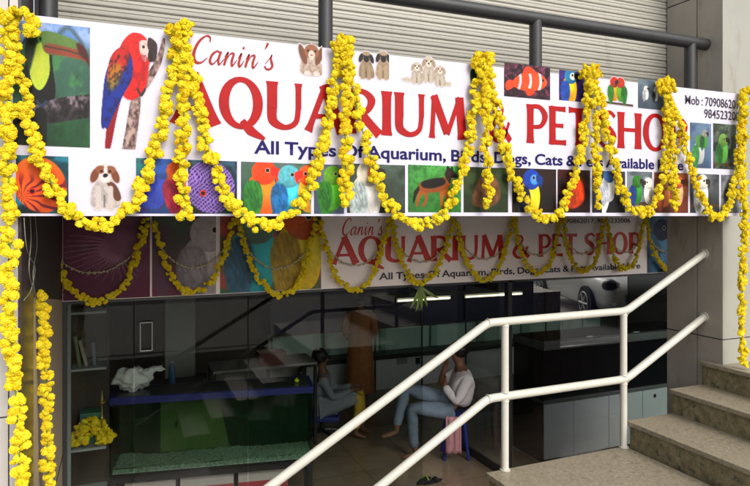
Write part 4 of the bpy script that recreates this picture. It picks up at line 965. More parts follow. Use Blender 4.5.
# stand of the left aquarium
M['steel_dark'] = mat('dark_steel', (.02, .02, .022), .5)
sd2 = thing('aquarium_stand', 'dark steel frame stand under the blue-rimmed aquarium', 'stand')
for x in (.0, TL-.04):
    for y in (0, TD-.04):
        b = MB(); b.box(x, x+.04, y, y+.04, ZF, tz0-.0225-.04, TM); b.build('leg', M['steel_dark'], sd2)
b = MB(); b.box(-.004, TL+.004, 0, TD, tz0-.0625, tz0-.0235, TM); b.build('top_frame', M['steel_dark'], sd2)
b = MB(); b.box(.041, TL-.041, .02, TD-.02, ZF+.02, ZF+.04, TM); b.build('lower_shelf', M['steel_dark'], sd2)
settle(sd2, (float(a0.x), float(a0.y), ZF))
M['carton'] = mat('white_carton', (.5, .44, .42), .7, var=.05); M['carton_red'] = mat('carton_red_print', (.42, .04, .05), .6)
for i, (x, w_, h_, lb) in enumerate(((.10, .42, .34, 'white and red carton under the aquarium, nearest the flower shelf'), (.56, .46, .36, 'white and red carton under the middle of the aquarium'), (1.06, .44, .36, 'white and red carton under the far end of the aquarium'))):
    c = thing('carton', lb, 'carton', 'cartons stored under the aquarium'); TB = TM @ Matrix.Translation((x, .06, ZF+.041))
    b = MB(); b.box(0, w_, 0, .34, 0, h_, TB); b.build('box', M['carton'], c, bevel=.003)
    b = MB(); b.box(.002, w_-.002, -.0015, -.0004, h_*.08, h_*.72, TB); b.build('red_print', M['carton_red'], c)
    b = MB(); b.box(w_*.42, w_*.58, .0, .34, h_+.0003, h_+.0015, TB); b.build('tape', M['carton_red'], c)
    settle(c, tuple(TB.translation))
# plastic bag on the aquarium
M['bag'] = mat('white_plastic_bag', (.72, .74, .72), .45, var=.08, scale=8)
bb = MB(); q0 = TM @ Vector((.15, .2, tz1+.095))
b = MB(); b.ball(q0+Vector((0, 0, .02)), .13, (1.15, .8, .8), 40, 26, jit=.45); b.ball(q0+Vector((.17, .02, .085)), .05, (1.7, .8, .5), 24, 16, jit=.7)
o = b.build('plastic_bag', M['bag'], None, smooth=True, angle=70); tag(o, 'crumpled white plastic bag lying on the aquarium lid', 'bag')
for v in o.data.vertices: v.co += Vector((mnoise.noise(v.co*17), mnoise.noise(v.co*17+Vector((5, 0, 0))), mnoise.noise(v.co*15+Vector((0, 9, 0)))))*.018
b = MB(); qq = TM @ Vector((TL-.13, .15, tz1+.03)); b.ball(qq, .024, (1, 1, .75), 16, 10); b.ball(qq+Vector((.0, 0, .02)), .008, (1, 1, 1), 8, 6)
tag(b.build('yellow_fruit', mat('lime_yellow', (.5, .62, .02), .4), None, smooth=True), 'small yellow-green lime on the far corner of the aquarium rim', 'lime')

# ---------------------------------------------------------------- right aquarium and cabinet
X0, X1, Y0, Y1 = 4.26, 6.6, 5.42, 5.98
M['cab'] = mat('blue_grey_laminate', (.43, .47, .49), .4, var=.03, scale=3)
M['blackgloss'] = mat('black_gloss', (.008, .009, .011), .12, coat=.5)
M['navy'] = mat('navy_backing', (.006, .011, .022), .4)
M['lidgrey'] = mat('grey_lid_edge', (.105, .115, .11), .3, var=.06)
cb = thing('aquarium_cabinet', 'low cabinet with blue-grey doors and a black side under the large dark aquarium', 'cabinet')
b = MB(); b.box(X0, X1, Y0+.022, Y1, ZF, -2.055); b.build('carcass', M['blackgloss'], cb)
b = MB(); b.box(X0-.012, X1+.012, Y0-.012, Y1+.01, -2.053, -2.02); b.build('top_board', M['lidgrey'], cb, bevel=.003)
dx = [X0+.006, atY(574, 0, Y0).x, atY(609, 0, Y0).x, 5.69, 6.14, X1-.004]
for i in range(5):
    b = MB(); b.box(dx[i]+.003, dx[i+1]-.003, Y0+.002, Y0+.021, ZF+.04, -2.062); d_ = b.build('cabinet_door', M['cab'], cb, bevel=.002)
hc = atY(655, 396, Y0)
b = MB(); b.tube([(hc.x, Y0+.0015, hc.z), (hc.x, Y0+.003, hc.z)], .024, 20); b.build('cable_hole', M['black'], cb, smooth=True)
settle(cb, (X0, Y0, ZF))
ra_ = thing('aquarium', 'large dark aquarium with a black hood standing on blue-grey cabinet', 'aquarium')
b = MB(); b.box(X0+.012, X1-.01, Y0+.012, Y0+.022, -2.019, -1.472); b.build('front_glass', M['blackgloss'], ra_)
b = MB(); b.box(X0+.001, X0+.011, Y0+.01, Y1-.01, -2.019, -1.472); b.build('side_glass', M['blackgloss'], ra_)
b = MB(); b.box(X0+.012, X1-.01, Y0+.3, Y1-.01, -2.0185, -1.472); b.build('back_panel', M['navy'], ra_)
b = MB(); b.box(X0-.006, X1+.006, Y0-.01, Y1+.004, -1.47, -1.385); b.build('hood', M['lidgrey'], ra_, bevel=.008)
b = MB(); b.box(X0+.03, X1-.03, Y0+.03, Y1-.03, -1.3845, -1.376); b.build('hood_flap', M['blackgloss'], ra_, bevel=.003)
for x in (4.9, 5.6):
    b = MB(); b.box(x, x+.09, Y0+.05, Y0+.07, -1.3755, -1.366); b.build('handle', M['chrome'], ra_)
settle(ra_, (X0, Y0, -2.02))

# ---------------------------------------------------------------- left display shelf
M['shelf_white'] = mat('white_shelf', (.32, .35, .34), .5, var=.04)
M['gold'] = mat('brass', (.55, .38, .12), .3, metal=.9)
ds = thing('display_shelf', 'narrow white shelf unit just inside the glass by the cream wall', 'shelf')
sx0, sx1, sy0, sy1 = XL+.03, -.10, 5.42, 5.78
for x in (sx0,):
    b = MB(); b.box(x-.015, x+.02, sy0, sy0+.03, ZF, -.66); b.build('upright', M['shelf_white'], ds)
b = MB(); b.box(sx1, sx1+.015, sy1-.02, sy1, ZF, -.66); b.build('upright', M['dark_wall'], ds)
b = MB(); b.box(sx0, sx1, sy1, sy1+.012, ZF, -.66); b.build('back_panel', mat('brown_backing', (.05, .035, .025), .6, var=.3, scale=5), ds)
for z_ in (-.77, -1.225, -1.87, -2.3):
    b = MB(); b.box(sx0+.021, sx1-.001, sy0-.01, sy1-.002, z_-.018, z_); b.build('shelf_board', M['shelf_white'], ds)
settle(ds, (sx0, sy0, ZF))
for i, (x, t, c, h_, lb) in enumerate(((-.30, 8, (.16, .20, .10), .25, 'green-backed book leaning on the upper shelf, tallest of three'), (-.25, 14, (.32, .30, .24), .22, 'pale book leaning between two others on the upper shelf'), (-.19, 4, (.10, .14, .18), .19, 'dark blue book standing at the end of the upper shelf'))):
    b = MB(); mt = Matrix.Translation((x, sy0+.08, -1.2245)) @ Matrix.Rotation(R(-t), 4, 'Y'); b.box(-.012, .012, 0, .17, 0, h_, mt)
    o = b.build('book', mat('book_cover', c, .5, var=.1), None, bevel=.002); tag(o, lb, 'book', 'books on the white shelf')
    md = b
b = MB(); b.box(-.30, -.14, sy0+.10, sy0+.26, -1.8695, -1.62); o = b.build('picture_box', mat('teal_box', (.03, .12, .13), .5, col2=(.05, .2, .08), scale=9), None, bevel=.004); tag(o, 'teal and green printed box behind the marigold heap', 'box')
fh = thing('flower_heap', 'heap of loose yellow marigolds piled on the lowest visible shelf', 'flowers')
for i in range(98):
    o = bpy.data.objects.new('marigold', random.choice(FD)); COL.objects.link(o); o.parent = fh
    a = random.uniform(0, 6.28); q = math.sqrt(random.random()); hgt = (1-q**2)*.20*random.uniform(.15, 1)+.018
    o.location = Vector((-.21+q*.17*math.cos(a), 5.50+q*.11*math.sin(a), -1.855+hgt)); o.rotation_euler = (random.uniform(-1, 1.6), random.uniform(-1, 1), random.uniform(-3, 3)); s_ = random.uniform(1.2, 1.6); o.scale = (s_,)*3
settle(fh, (-.21, 5.5, -1.868))
b = MB()
for i in range(60):
    a = random.uniform(0, 6.28); q = math.sqrt(random.random()); b.ball((-.24+q*.07*math.cos(a), 5.60+q*.05*math.sin(a), -1.72+(1-q)*.10*random.random()+.0), random.uniform(.009, .014), (1, 1, 1), 6, 4)
b.ball((-.24, 5.60, -1.80), .075, (1, .8, 1.1), 14, 10)
tag(b.build('jasmine_heap', M['jasmine'], None, smooth=True), 'pale jasmine heap behind the yellow marigolds', 'flowers')
b = MB(); lx, ly = -.135, 5.47; prof = [(0, .035), (.01, .035), (.02, .012), (.06, .007), (.10, .012), (.12, .006), (.2, .006), (.215, .012), (.23, .006), (.33, .006), (.34, .028), (.355, .03), (.36, .012), (.40, .006), (.44, .002)]
b.tube([(lx, ly, -1.8695+z_) for z_, _ in prof], [r_ for _, r_ in prof], 16)
tag(b.build('brass_lamp', M['gold'], None, smooth=True), 'slim brass oil lamp standing beside the marigold heap', 'lamp')
# ---------------------------------------------------------------- back rack with tanks
M['rack'] = mat('rack_black', (.015, .016, .018), .4)
M['rack_blue'] = mat('rack_blue_panel', (.012, .014, .055), .35, var=.1)
M['tank_lit_look'] = mat('lit_look_tank_backing', (.55, .68, .64), .5, col2=(.68, .78, .75), scale=1.4)  # tube light put into the colour: pale teal makes the tank backs look lit
M['tube'] = emit('lit_tube', (1, .86, .58), 3)
rk = thing('aquarium_rack', 'long black and dark blue rack along the back wall of the shop', 'rack')
RX0, RX1, RY0, RY1 = 2.0, 8.4, 8.6, 9.28
b = MB(); b.box(RX0, RX1, RY0+.02, RY0+.04, -1.70, -.95); b.build('blue_fascia', M['rack_blue'], rk)
b = MB(); b.box(RX0, RX1, RY0+.12, RY1, ZF, -2.21); b.build('white_plinth', M['white'], rk)
b = MB(); b.box(RX0, RX1, RY0, RY1, -2.2095, -2.14); b.build('shelf_board', M['rack'], rk)
b = MB(); b.box(RX0, RX1, RY0-.01, RY0+.018, -1.73, -1.701); b.build('shelf_board', M['rack'], rk)
b = MB(); b.box(RX0, RX1, RY0-.01, RY1, -1.26, -1.22); b.build('shelf_board', M['rack'], rk)
for i in range(9):
    x = RX0+i*.8-.015
    if x > RX1: break
    b = MB(); b.box(x, x+.025, RY0-.012, RY0-.0105+.01, ZF, -.7); b.build('upright', M['rack'], rk)
for px in (402, 418):
    v = atY(px, 361, RY0+.11); b = MB(); b.box(v.x-.09 if px == 402 else v.x-.04, v.x+.09 if px == 402 else v.x+.04, RY0+.11, RY0+.119, v.z-.05, v.z+.05); b.build('socket', M['wall_in'] if px == 402 else M['black'], rk)
settle(rk, (5, RY0, ZF))
cnt = 0
words = ('nearest the brown dress', 'second from the brown dress', 'third from the brown dress, above the sockets', 'fourth from the brown dress', 'fifth from the brown dress', 'sixth from the brown dress', 'seventh from the brown dress', 'farthest from the brown dress')
for i in range(7):
    xa = RX0+.02+i*.9; xb = xa+.87; t = thing('glass_tank', 'empty pale glass tank on the back rack, '+words[i], 'tank', 'glass tanks on the back rack')
    b = MB(); b.box(xa, xb, RY0+.30, RY0+.31, -2.138, -1.76); b.build('back_panel', M['tank_lit_look'], t)
    b = MB(); b.box(xa, xb, RY0+.03, RY0+.036, -2.138, -1.76); b.build('front_glass', M['tankglass'], t)
    for x in (xa, xb-.006):
        b = MB(); b.box(x, x+.006, RY0+.0365, RY0+.2995, -2.138, -1.76); b.build('side_glass', M['tankglass'], t)
    settle(t, (xa, RY0+.03, -2.138))
for a, c, lb in ((398, 450, 'lit fluorescent tube on the back rack above the seated man'), (466, 522, 'lit fluorescent tube on the back rack behind the cream railing post')):
    v0 = atY(a, 298, RY0-.03); v1 = atY(c, 298, RY0-.03)
    t = thing('tube_light', lb, 'lamp', 'lit tubes on the back rack')
    b = MB(); b.tube([(v0.x, v0.y, -1.315), (v1.x, v0.y, -1.315)], .009, 12); b.build('tube', M['tube'], t, smooth=True)
    b = MB(); b.box(v0.x-.02, v1.x+.02, v0.y+.014, v0.y+.03, -1.34, -1.275); b.build('fitting', M['white'], t); settle(t, (v0.x, v0.y, -1.315))
# counter, basket, bottle, office chair
rc = thing('reception_counter', 'pale counter on a black metal frame behind the blue-rimmed aquarium', 'counter')
c0, c1, cy0, cy1, cz = .95, 2.15, 6.9, 7.4, -1.72
b = MB(); b.box(c0, c1, cy0, cy1, cz-.03, cz); b.build('top', M['slab'], rc, bevel=.003)
for x in (c0, (c0+c1)/2, c1-.035):
    for y in (cy0+.01, cy1-.045):
        b = MB(); b.box(x, x+.035, y, y+.035, ZF, cz-.031); b.build('leg', M['rack'], rc)
b = MB(); b.box(c0+.04, c1-.04, cy1-.06, cy1-.05, ZF+.3, cz-.04); b.build('back_panel', M['slab'], rc)
settle(rc, (c0, cy0, ZF))
b = MB(); v = Vector((1.62, 7.0, cz+.0005)); b.add([(v.x+sx*dx_, v.y+sy*dy_, v.z+z_) for z_, dx_, dy_ in ((0, .13, .09), (.15, .16, .12), (.15, .15, .11), (.01, .12, .08)) for sx, sy in ((-1,-1),(1,-1),(1,1),(-1,1))], [(i*4+k, i*4+(k+1) % 4, i*4+4+(k+1) % 4, i*4+4+k) for i in range(3) for k in range(4)]+[(0,1,2,3),(12,13,14,15)])
tag(b.build('basket', mat('red_plastic', (.12, .03, .03), .5), None), 'reddish plastic basket sitting on the pale counter', 'basket')
dk = thing('side_desk', 'low dark desk behind the left half of the aquarium with a blue bottle on it', 'desk')
b = MB(); b.box(.30, .88, 6.7, 7.2, -1.86, -1.82); b.build('desk_top', M['dark_wall'], dk, bevel=.003)
b = MB(); b.box(.32, .86, 6.72, 7.18, ZF, -1.861); b.build('drawers', M['black'], dk, bevel=.003); settle(dk, (.3, 6.7, ZF))
vb = (atY(172, 0, 6.85).x, 6.85); b = MB(); pr = [(0, .036), (.17, .036), (.20, .03), (.225, .013), (.25, .013)]
tt = thing('water_bottle', 'blue water bottle standing on the low dark desk', 'bottle')
b.tube([(vb[0], vb[1], -1.8195+z_) for z_, _ in pr], [r_ for _, r_ in pr], 18); b.build('bottle_body', mat('blue_plastic', (.04, .13, .24), .25), tt, smooth=True)
b = MB(); b.tube([(vb[0], vb[1], -1.5690), (vb[0], vb[1], -1.548)], .016, 14); b.build('cap', M['white'], tt, smooth=True); settle(tt, (vb[0], vb[1], -1.8195))

# ---------------------------------------------------------------- people
M['skin'] = mat('brown_skin', (.20, .095, .055), .5, var=.06, scale=9)
M['hair'] = mat('black_hair', (.008, .007, .007), .45)
M['jeans'] = mat('pale_denim', (.19, .25, .32), .8, var=.14, scale=16, bump=.15, bscale=60)
M['shirt'] = mat('pale_shirt', (.70, .66, .67), .75, var=.05, scale=8, bump=.1, bscale=30)
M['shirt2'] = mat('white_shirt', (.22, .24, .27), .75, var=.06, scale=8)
M['yellow'] = mat('yellow_cloth', (.50, .33, .03), .75, var=.12, scale=10)
M['dress'] = mat('rust_brown_dress', (.34, .13, .035), .75, var=.22, scale=14, bump=.2, bscale=20)
M['bluep'] = mat('blue_stool_plastic', (.02, .035, .22), .4)
M['pink'] = mat('pink_towel', (.55, .27, .30), .85, var=.1, scale=20, bump=.25, bscale=60)
def skin(name, nodes, edges, m, parent, sub=2, root=None):
    keys = list(nodes); me = bpy.data.meshes.new(name)
    me.from_pydata([tuple(nodes[k][0]) for k in keys], [(keys.index(a), keys.index(c)) for a, c in edges], [])
    o = bpy.data.objects.new(name, me); COL.objects.link(o)
    md = o.modifiers.new('skin', 'SKIN'); md.use_smooth_shade = True
    sv = me.skin_vertices[0].data if me.skin_vertices else None
    if sv is None:
        bpy.context.view_layer.objects.active = o
    for i, k in enumerate(keys):
        r = nodes[k][1]; r = r if isinstance(r, tuple) else (r, r)
        me.skin_vertices[0].data[i].radius = r; me.skin_vertices[0].data[i].use_root = (k == (root or keys[0]))
    md2 = o.modifiers.new('sub', 'SUBSURF'); md2.levels = sub; md2.render_levels = sub
    bpy.context.view_layer.update()
    me2 = bpy.data.meshes.new_from_object(o.evaluated_get(bpy.context.evaluated_depsgraph_get()))
    bpy.data.objects.remove(o); me2.name = name
    return link(name, me2, m, parent, True, 180)
Rv = Vector((CA, -SA, 0)); Fv = Vector((SA, CA, 0)); Zv = Vector((0, 0, 1))
def person_fn(depth):
    def J(px, py, f=0.0):  # joint from its place in the picture at that depth, then f metres along the view
        return atD(px, py, depth)+Fv*f
    return J
def hand_nodes(nodes, edges, pre, wrist, dirv, side, k=1.0, curl=.4, up_=None):
    """palm and five fingers growing from a wrist"""
    d = dirv.normalized(); s = side.normalized(); n_ = d.cross(s).normalized()
    palm = wrist+d*.055*k
    nodes[pre+'palm'] = (palm, (.024*k, .024*k)); edges.append((pre+'w', pre+'palm'))
    for i, (off, ln) in enumerate(((-.027, .055), (-.009, .068), (.009, .063), (.026, .05))):
        b0 = palm+d*.032*k+s*off*k; b1 = b0+(d*(1-curl*.5)+n_*curl*.5).normalized()*ln*.55*k; b2 = b1+(d*(1-curl)+n_*curl).normalized()*ln*.5*k
        for j, (p, r) in enumerate(((b0, .0095), (b1, .0085), (b2, .007))): nodes[f'{pre}f{i}{j}'] = (p, r*k)
        edges += [(pre+'palm', f'{pre}f{i}0'), (f'{pre}f{i}0', f'{pre}f{i}1'), (f'{pre}f{i}1', f'{pre}f{i}2')]
    t0 = palm-s*.03*k-d*.01*k; t1 = t0-s*.014*k+d*.03*k
    nodes[pre+'t0'] = (t0, .010*k); nodes[pre+'t1'] = (t1, .008*k); edges += [(pre+'palm', pre+'t0'), (pre+'t0', pre+'t1')]
def face_parts(parent, c, fwd, side, up_, r, kids=True):
    e = M['hair']; b = MB()
    for s_ in (-1, 1):
        b = MB(); b.ball(c+fwd*r*.86+side*s_*r*.36+up_*r*.06, r*.09, (1, 1, 1), 8, 6); b.build('eye', e, parent, smooth=True)
def hair_cap(parent, c, fwd, side, up_, r, m=None, grow=1.1):
    b = MB(); q = Matrix((side, fwd, up_)).transposed()
    b.ball(c+up_*r*.26-fwd*r*.2, r*grow, (.88, 1.0, 1.0), 22, 16, mtx=q, jit=.10)
    b.build('hair', m or M['hair'], parent, smooth=True, angle=180)

# --- seated man, facing left in the picture
J = person_fn(6.87)
pm = thing('person', 'seated man in pale shirt and blue jeans with legs crossed, hand at his face', 'person')
Lf = -Rv   # his forward direction is picture left
sh, hp = .17, .09
nd = {}; ed = []
nd['pelvis'] = (J(457, 406), (.135, .13)); nd['belly'] = (J(461, 393), (.135, .135)); nd['chest'] = (J(463, 378), (.15, .14)); nd['neckb'] = (J(461, 367), .07); nd['neck'] = (J(459, 362), .05)
nd['jaw'] = (J(457, 357), (.066, .068)); nd['head'] = (J(458, 351), (.080, .086)); nd['top'] = (J(459, 346), .055)
nd['nose'] = (J(449.5, 354), .011)
ed += [('pelvis', 'belly'), ('belly', 'chest'), ('chest', 'neckb'), ('neckb', 'neck'), ('neck', 'jaw'), ('jaw', 'head'), ('head', 'top'), ('head', 'nose')]
# near leg (planted) and far leg crossed over
legs = {'n': [(449, 409, -.07), (411, 405, -.10), (414, 446, -.06)], 'f': [(449, 403, .08), (406, 389, .03), (396, 425, -.05)]}
for k, pts in legs.items():
    a, b2, c = [J(*p) for p in pts]
    nd[k+'hip'] = (a, .098); nd[k+'th'] = (a.lerp(b2, .5), .082); nd[k+'kn'] = (b2, .062); nd[k+'cf'] = (b2.lerp(c, .35), .060); nd[k+'an'] = (c, .036)
    ed += [('pelvis', k+'hip'), (k+'hip', k+'th'), (k+'th', k+'kn'), (k+'kn', k+'cf'), (k+'cf', k+'an')]
for k, hl, ml, tip in (('n', (416, 451, -.06), (407, 453.5, -.08), (401, 455, -.09)), ('f', (397, 430, -.05), (388, 433, -.07), (381, 434, -.08))):
    nd[k+'he'] = (J(*hl), .034); nd[k+'mf'] = (J(*ml), (.034, .026)); nd[k+'to'] = (J(*tip), (.028, .015)); ed += [(k+'an', k+'he'), (k+'he', k+'mf'), (k+'mf', k+'to')]
arms = {'n': [(466, 375, -.18), (454, 397, -.22), (443, 382, -.14)], 'f': [(459, 374, .16), (441, 387, .12), (445, 368, .02)]}
for k, pts in arms.items():
    a, b2, c = [J(*p) for p in pts]
    nd[k+'sh'] = (a, .06); nd[k+'el'] = (b2, .043); nd[k+'w'] = (c, .028); ed += [('chest', k+'sh'), (k+'sh', k+'el'), (k+'el', k+'w')]
bodyn = dict(nd); bodye = list(ed); bodyn['pelvis'] = (nd['pelvis'][0], (.09, .09)); bodyn['nhip'] = (nd['nhip'][0], .07); bodyn['fhip'] = (nd['fhip'][0], .07); bodyn['belly'] = (nd['belly'][0], .10)
hand_nodes(bodyn, bodye, 'f', nd['fw'][0], (Zv*.9+Rv*.35), Fv, 1, .5)
hand_nodes(bodyn, bodye, 'n', nd['nw'][0], (Zv*.5+Rv*.2+Fv*.5), Fv-Zv*.5, 1, .6)
skin('body', bodyn, bodye, M['skin'], pm)
def garment(name, keys, edges, grow, m, parent, base=None, over={}):
    base = base or nd
    n2 = {}
    for k in keys:
        p, r = base[k]; r = r if isinstance(r, tuple) else (r, r); n2[k] = (p, (r[0]*over.get(k, grow), r[1]*over.get(k, grow)))
    o = skin(name, n2, [(a, c) for a, c in edges if a in keys and c in keys], m, parent, 3)
    for v in o.data.vertices:      # cloth folds
        c = v.co; f1 = mnoise.noise(Vector((c.x*9, c.y*9, c.z*26))); f2 = mnoise.noise(c*38+Vector((3, 1, 7)))
        v.co = c+v.normal*(.011*f1*(1-abs(f1))+.004*f2)
    return o
garment('shirt', ['pelvis', 'belly', 'chest', 'neckb', 'nsh', 'nel', 'nw', 'fsh', 'fel'], ed, 1.16, M['shirt'], pm, over={'pelvis': 1.13, 'neckb': 1.02, 'nel': 1.5, 'fel': 1.5, 'nw': 1.45, 'belly': 1.22})
garment('jeans', ['pelvis', 'nhip', 'nth', 'nkn', 'ncf', 'nan', 'fhip', 'fth', 'fkn', 'fcf', 'fan'], ed, 1.13, M['jeans'], pm, over={'pelvis': 1.09, 'nan': 1.5, 'fan': 1.5})
hair_cap(pm, nd['head'][0], Lf, Fv, Zv, .092, grow=1.16)
face_parts(pm, nd['head'][0], Lf, Fv, Zv, .092)
settle(pm, tuple(J(453, 451)))
stl = thing('stool', 'blue plastic stool under the seated man in jeans', 'stool')
sc_ = J(455, 414, 0); sz = sc_.z+.0
b = MB(); b.tube([(sc_.x, sc_.y, sz-.02), (sc_.x, sc_.y, sz+.012)], [.165, .17], 28); b.build('seat', M['bluep'], stl, smooth=True)
for i in range(4):
    a = R(45+90*i)-YAW; p0 = Vector((sc_.x+.12*math.cos(a), sc_.y+.12*math.sin(a), sz-.02)); p1 = Vector((sc_.x+.19*math.cos(a), sc_.y+.19*math.sin(a), ZF))
    b = MB(); b.tube([p0, p1], [.024, .018], 10); b.build('leg', M['bluep'], stl, smooth=True)
settle(stl, (sc_.x, sc_.y, ZF))
b = MB(); tw = J(451, 412, -.22); vs = []; fs = []
for j in range(13):
    for i in range(9):
        q = Rv*((i/8-.5)*.17)+Fv*(.014*math.sin(i*1.9+j*.15)); vs.append(tw+q-Zv*(j/12*.40)+Zv*.02)
for j in range(12):
    for i in range(8): o = j*9+i; fs.append((o, o+1, o+10, o+9))
b.add(vs, fs); o = b.build('towel', M['pink'], None, smooth=True); md = o.modifiers.new('s', 'SOLIDIFY'); md.thickness = .008
tag(o, 'pink towel hanging over the edge of the blue stool', 'towel')

# --- seated figure behind the tank, facing right
J = person_fn(7.45)
pc = thing('person', 'seated person in white shirt and yellow trousers beside the blue-rimmed aquarium', 'person')
nd = {}; ed = []
nd['pelvis'] = (J(324, 404), (.12, .11)); nd['belly'] = (J(322, 395), .11); nd['chest'] = (J(322, 381), (.13, .12)); nd['neckb'] = (J(323, 372), .06); nd['neck'] = (J(322, 368), .046)
nd['jaw'] = (J(322, 363), .062); nd['head'] = (J(321, 358), (.082, .088)); nd['top'] = (J(320.5, 353), .056); nd['nose'] = (J(329, 360), .010)
ed += [('pelvis', 'belly'), ('belly', 'chest'), ('chest', 'neckb'), ('neckb', 'neck'), ('neck', 'jaw'), ('jaw', 'head'), ('head', 'top'), ('head', 'nose')]
for k, f in (('n', -.09), ('f', .10)):
    a, b2, c, t_ = J(327, 404, f), J(360, 394, f*1.1), J(356 if k == 'n' else 362, 427, f), J(366 if k == 'n' else 371, 435, f)
    nd[k+'hip'] = (a, .09); nd[k+'th'] = (a.lerp(b2, .5), .076); nd[k+'kn'] = (b2, .058); nd[k+'cf'] = (b2.lerp(c, .35), .052); nd[k+'an'] = (c, .033); nd[k+'he'] = (c-Zv*.055, .032); nd[k+'to'] = (t_-Zv*.0, (.028, .016))
    ed += [('pelvis', k+'hip'), (k+'hip', k+'th'), (k+'th', k+'kn'), (k+'kn', k+'cf'), (k+'cf', k+'an'), (k+'an', k+'he'), (k+'he', k+'to')]
    s_, e_, w_ = J(324, 377, f*1.8), J(334, 394, f*2.0), J(352, 388, f)
    nd[k+'sh'] = (s_, .055); nd[k+'el'] = (e_, .040); nd[k+'w'] = (w_, .026); ed += [('chest', k+'sh'), (k+'sh', k+'el'), (k+'el', k+'w')]
bn = dict(nd); be = list(ed)
hand_nodes(bn, be, 'n', nd['nw'][0], Rv, Fv, 1, .5); hand_nodes(bn, be, 'f', nd['fw'][0], Rv, Fv, 1, .5)
skin('body', bn, be, M['skin'], pc)
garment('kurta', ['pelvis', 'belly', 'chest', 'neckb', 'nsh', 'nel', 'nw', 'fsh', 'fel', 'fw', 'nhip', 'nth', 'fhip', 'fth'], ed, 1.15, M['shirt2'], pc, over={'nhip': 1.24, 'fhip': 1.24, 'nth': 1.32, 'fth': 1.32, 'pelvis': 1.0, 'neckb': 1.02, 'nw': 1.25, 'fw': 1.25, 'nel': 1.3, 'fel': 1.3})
garment('trousers', ['pelvis', 'nhip', 'nth', 'nkn', 'ncf', 'nan', 'fhip', 'fth', 'fkn', 'fcf', 'fan'], ed, 1.15, M['yellow'], pc, over={'pelvis': 1.04, 'nan': 1.7, 'fan': 1.7})
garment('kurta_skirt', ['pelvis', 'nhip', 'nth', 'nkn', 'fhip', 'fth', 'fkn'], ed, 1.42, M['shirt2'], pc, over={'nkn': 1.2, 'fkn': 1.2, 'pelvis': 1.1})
hair_cap(pc, nd['head'][0], Rv, Fv, Zv, .086, grow=1.18); face_parts(pc, nd['head'][0], Rv, Fv, Zv, .088)
settle(pc, tuple(J(322, 437)))
oc = thing('office_chair', 'black office chair with striped back holding the person in yellow trousers', 'chair')
c_ = J(322, 414, .02); mt = Matrix((Rv, Fv, Zv)).transposed().to_4x4(); mt.translation = Vector((c_.x, c_.y, 0))
b = MB(); b.box(-.22, .22, -.22, .22, c_.z-.04, c_.z+.02, mt); b.build('seat', M['bluep'], oc, bevel=.02)
b = MB(); b.box(-.27, -.22, -.2, .2, c_.z+.08, c_.z+.56, mt); b.build('backrest', M['black'], oc, bevel=.02)
for y in (-.12, .1):
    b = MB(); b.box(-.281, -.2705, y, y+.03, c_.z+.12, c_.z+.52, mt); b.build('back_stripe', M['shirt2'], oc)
b = MB(); b.box(-.265, -.235, -.03, .03, c_.z-.03, c_.z+.079, mt); b.build('back_support', M['black'], oc)
b = MB(); b.tube([mt @ Vector((0, 0, ZF+.08)), mt @ Vector((0, 0, c_.z-.04))], .028, 14); b.build('column', M['black'], oc, smooth=True)
for i in range(5):
    a = R(72*i+20); b = MB(); b.tube([mt @ Vector((0, 0, ZF+.09)), mt @ Vector((.27*math.cos(a), .27*math.sin(a), ZF+.055))], [.022, .016], 8); l_ = b.build('leg', M['black'], oc)
    b = MB(); b.ball(mt @ Vector((.27*math.cos(a), .27*math.sin(a), ZF+.026)), .026, (1, 1, 1), 10, 8); b.build('caster', M['black'], oc, smooth=True)
settle(oc, (c_.x, c_.y, ZF))

# --- standing woman at the rack
J = person_fn(8.95)
pw = thing('person', 'woman in a long rust-brown dress standing with her back turned at the rack', 'person')
nd = {}; ed = []
nd['pelvis'] = (J(360, 344), (.15, .11)); nd['waist'] = (J(360, 331), (.115, .09)); nd['chest'] = (J(360, 318), (.13, .10)); nd['neckb'] = (J(360, 308.5), .06); nd['neck'] = (J(360, 305), .045)
nd['head'] = (J(360, 298), (.078, .085)); nd['top'] = (J(360, 294.5), .055)
ed += [('pelvis', 'waist'), ('waist', 'chest'), ('chest', 'neckb'), ('neckb', 'neck'), ('neck', 'head'), ('head', 'top')]
for k, s_ in (('l', -1), ('r', 1)):
    nd[k+'hip'] = (J(360+s_*6, 350), .09); nd[k+'kn'] = (J(360+s_*6, 372), .055); nd[k+'an'] = (J(360+s_*5.5, 393), .035); nd[k+'to'] = (J(360+s_*7, 397.5, .10), (.028, .018))
    nd[k+'sh'] = (J(360+s_*11, 312), .05); nd[k+'el'] = (J(360+s_*15.5, 331, -.02), .038); nd[k+'w'] = (J(360+s_*11, 341, .12), .026)
    ed += [('pelvis', k+'hip'), (k+'hip', k+'kn'), (k+'kn', k+'an'), (k+'an', k+'to'), ('chest', k+'sh'), (k+'sh', k+'el'), (k+'el', k+'w')]
bn = dict(nd); be = list(ed)
for k, s_ in (('l', -1), ('r', 1)): hand_nodes(bn, be, k, nd[k+'w'][0], -Rv*s_*.6+Fv*.5-Zv*.2, Zv, .95, .4)
skin('body', bn, be, M['skin'], pw)
b = MB(); rings = [(309, .075, .06), (311.5, .15, .08), (316, .175, .115), (324, .165, .115), (333, .15, .11), (343, .18, .14), (356, .195, .16), (372, .205, .175), (391, .215, .19)]
n_ = 28; vs = []; fs = []
for j, (py, rx_, ry_) in enumerate(rings):
    c = J(360, py)
    for i in range(n_):
        a = 2*math.pi*i/n_; w_ = 1+(.05*math.sin(a*9+j*.3) if j > 5 else .01*math.sin(a*7))*min(1, (j-3)/4 if j > 3 else .3)
        vs.append(c+Rv*rx_*w_*math.cos(a)+Fv*ry_*w_*math.sin(a))
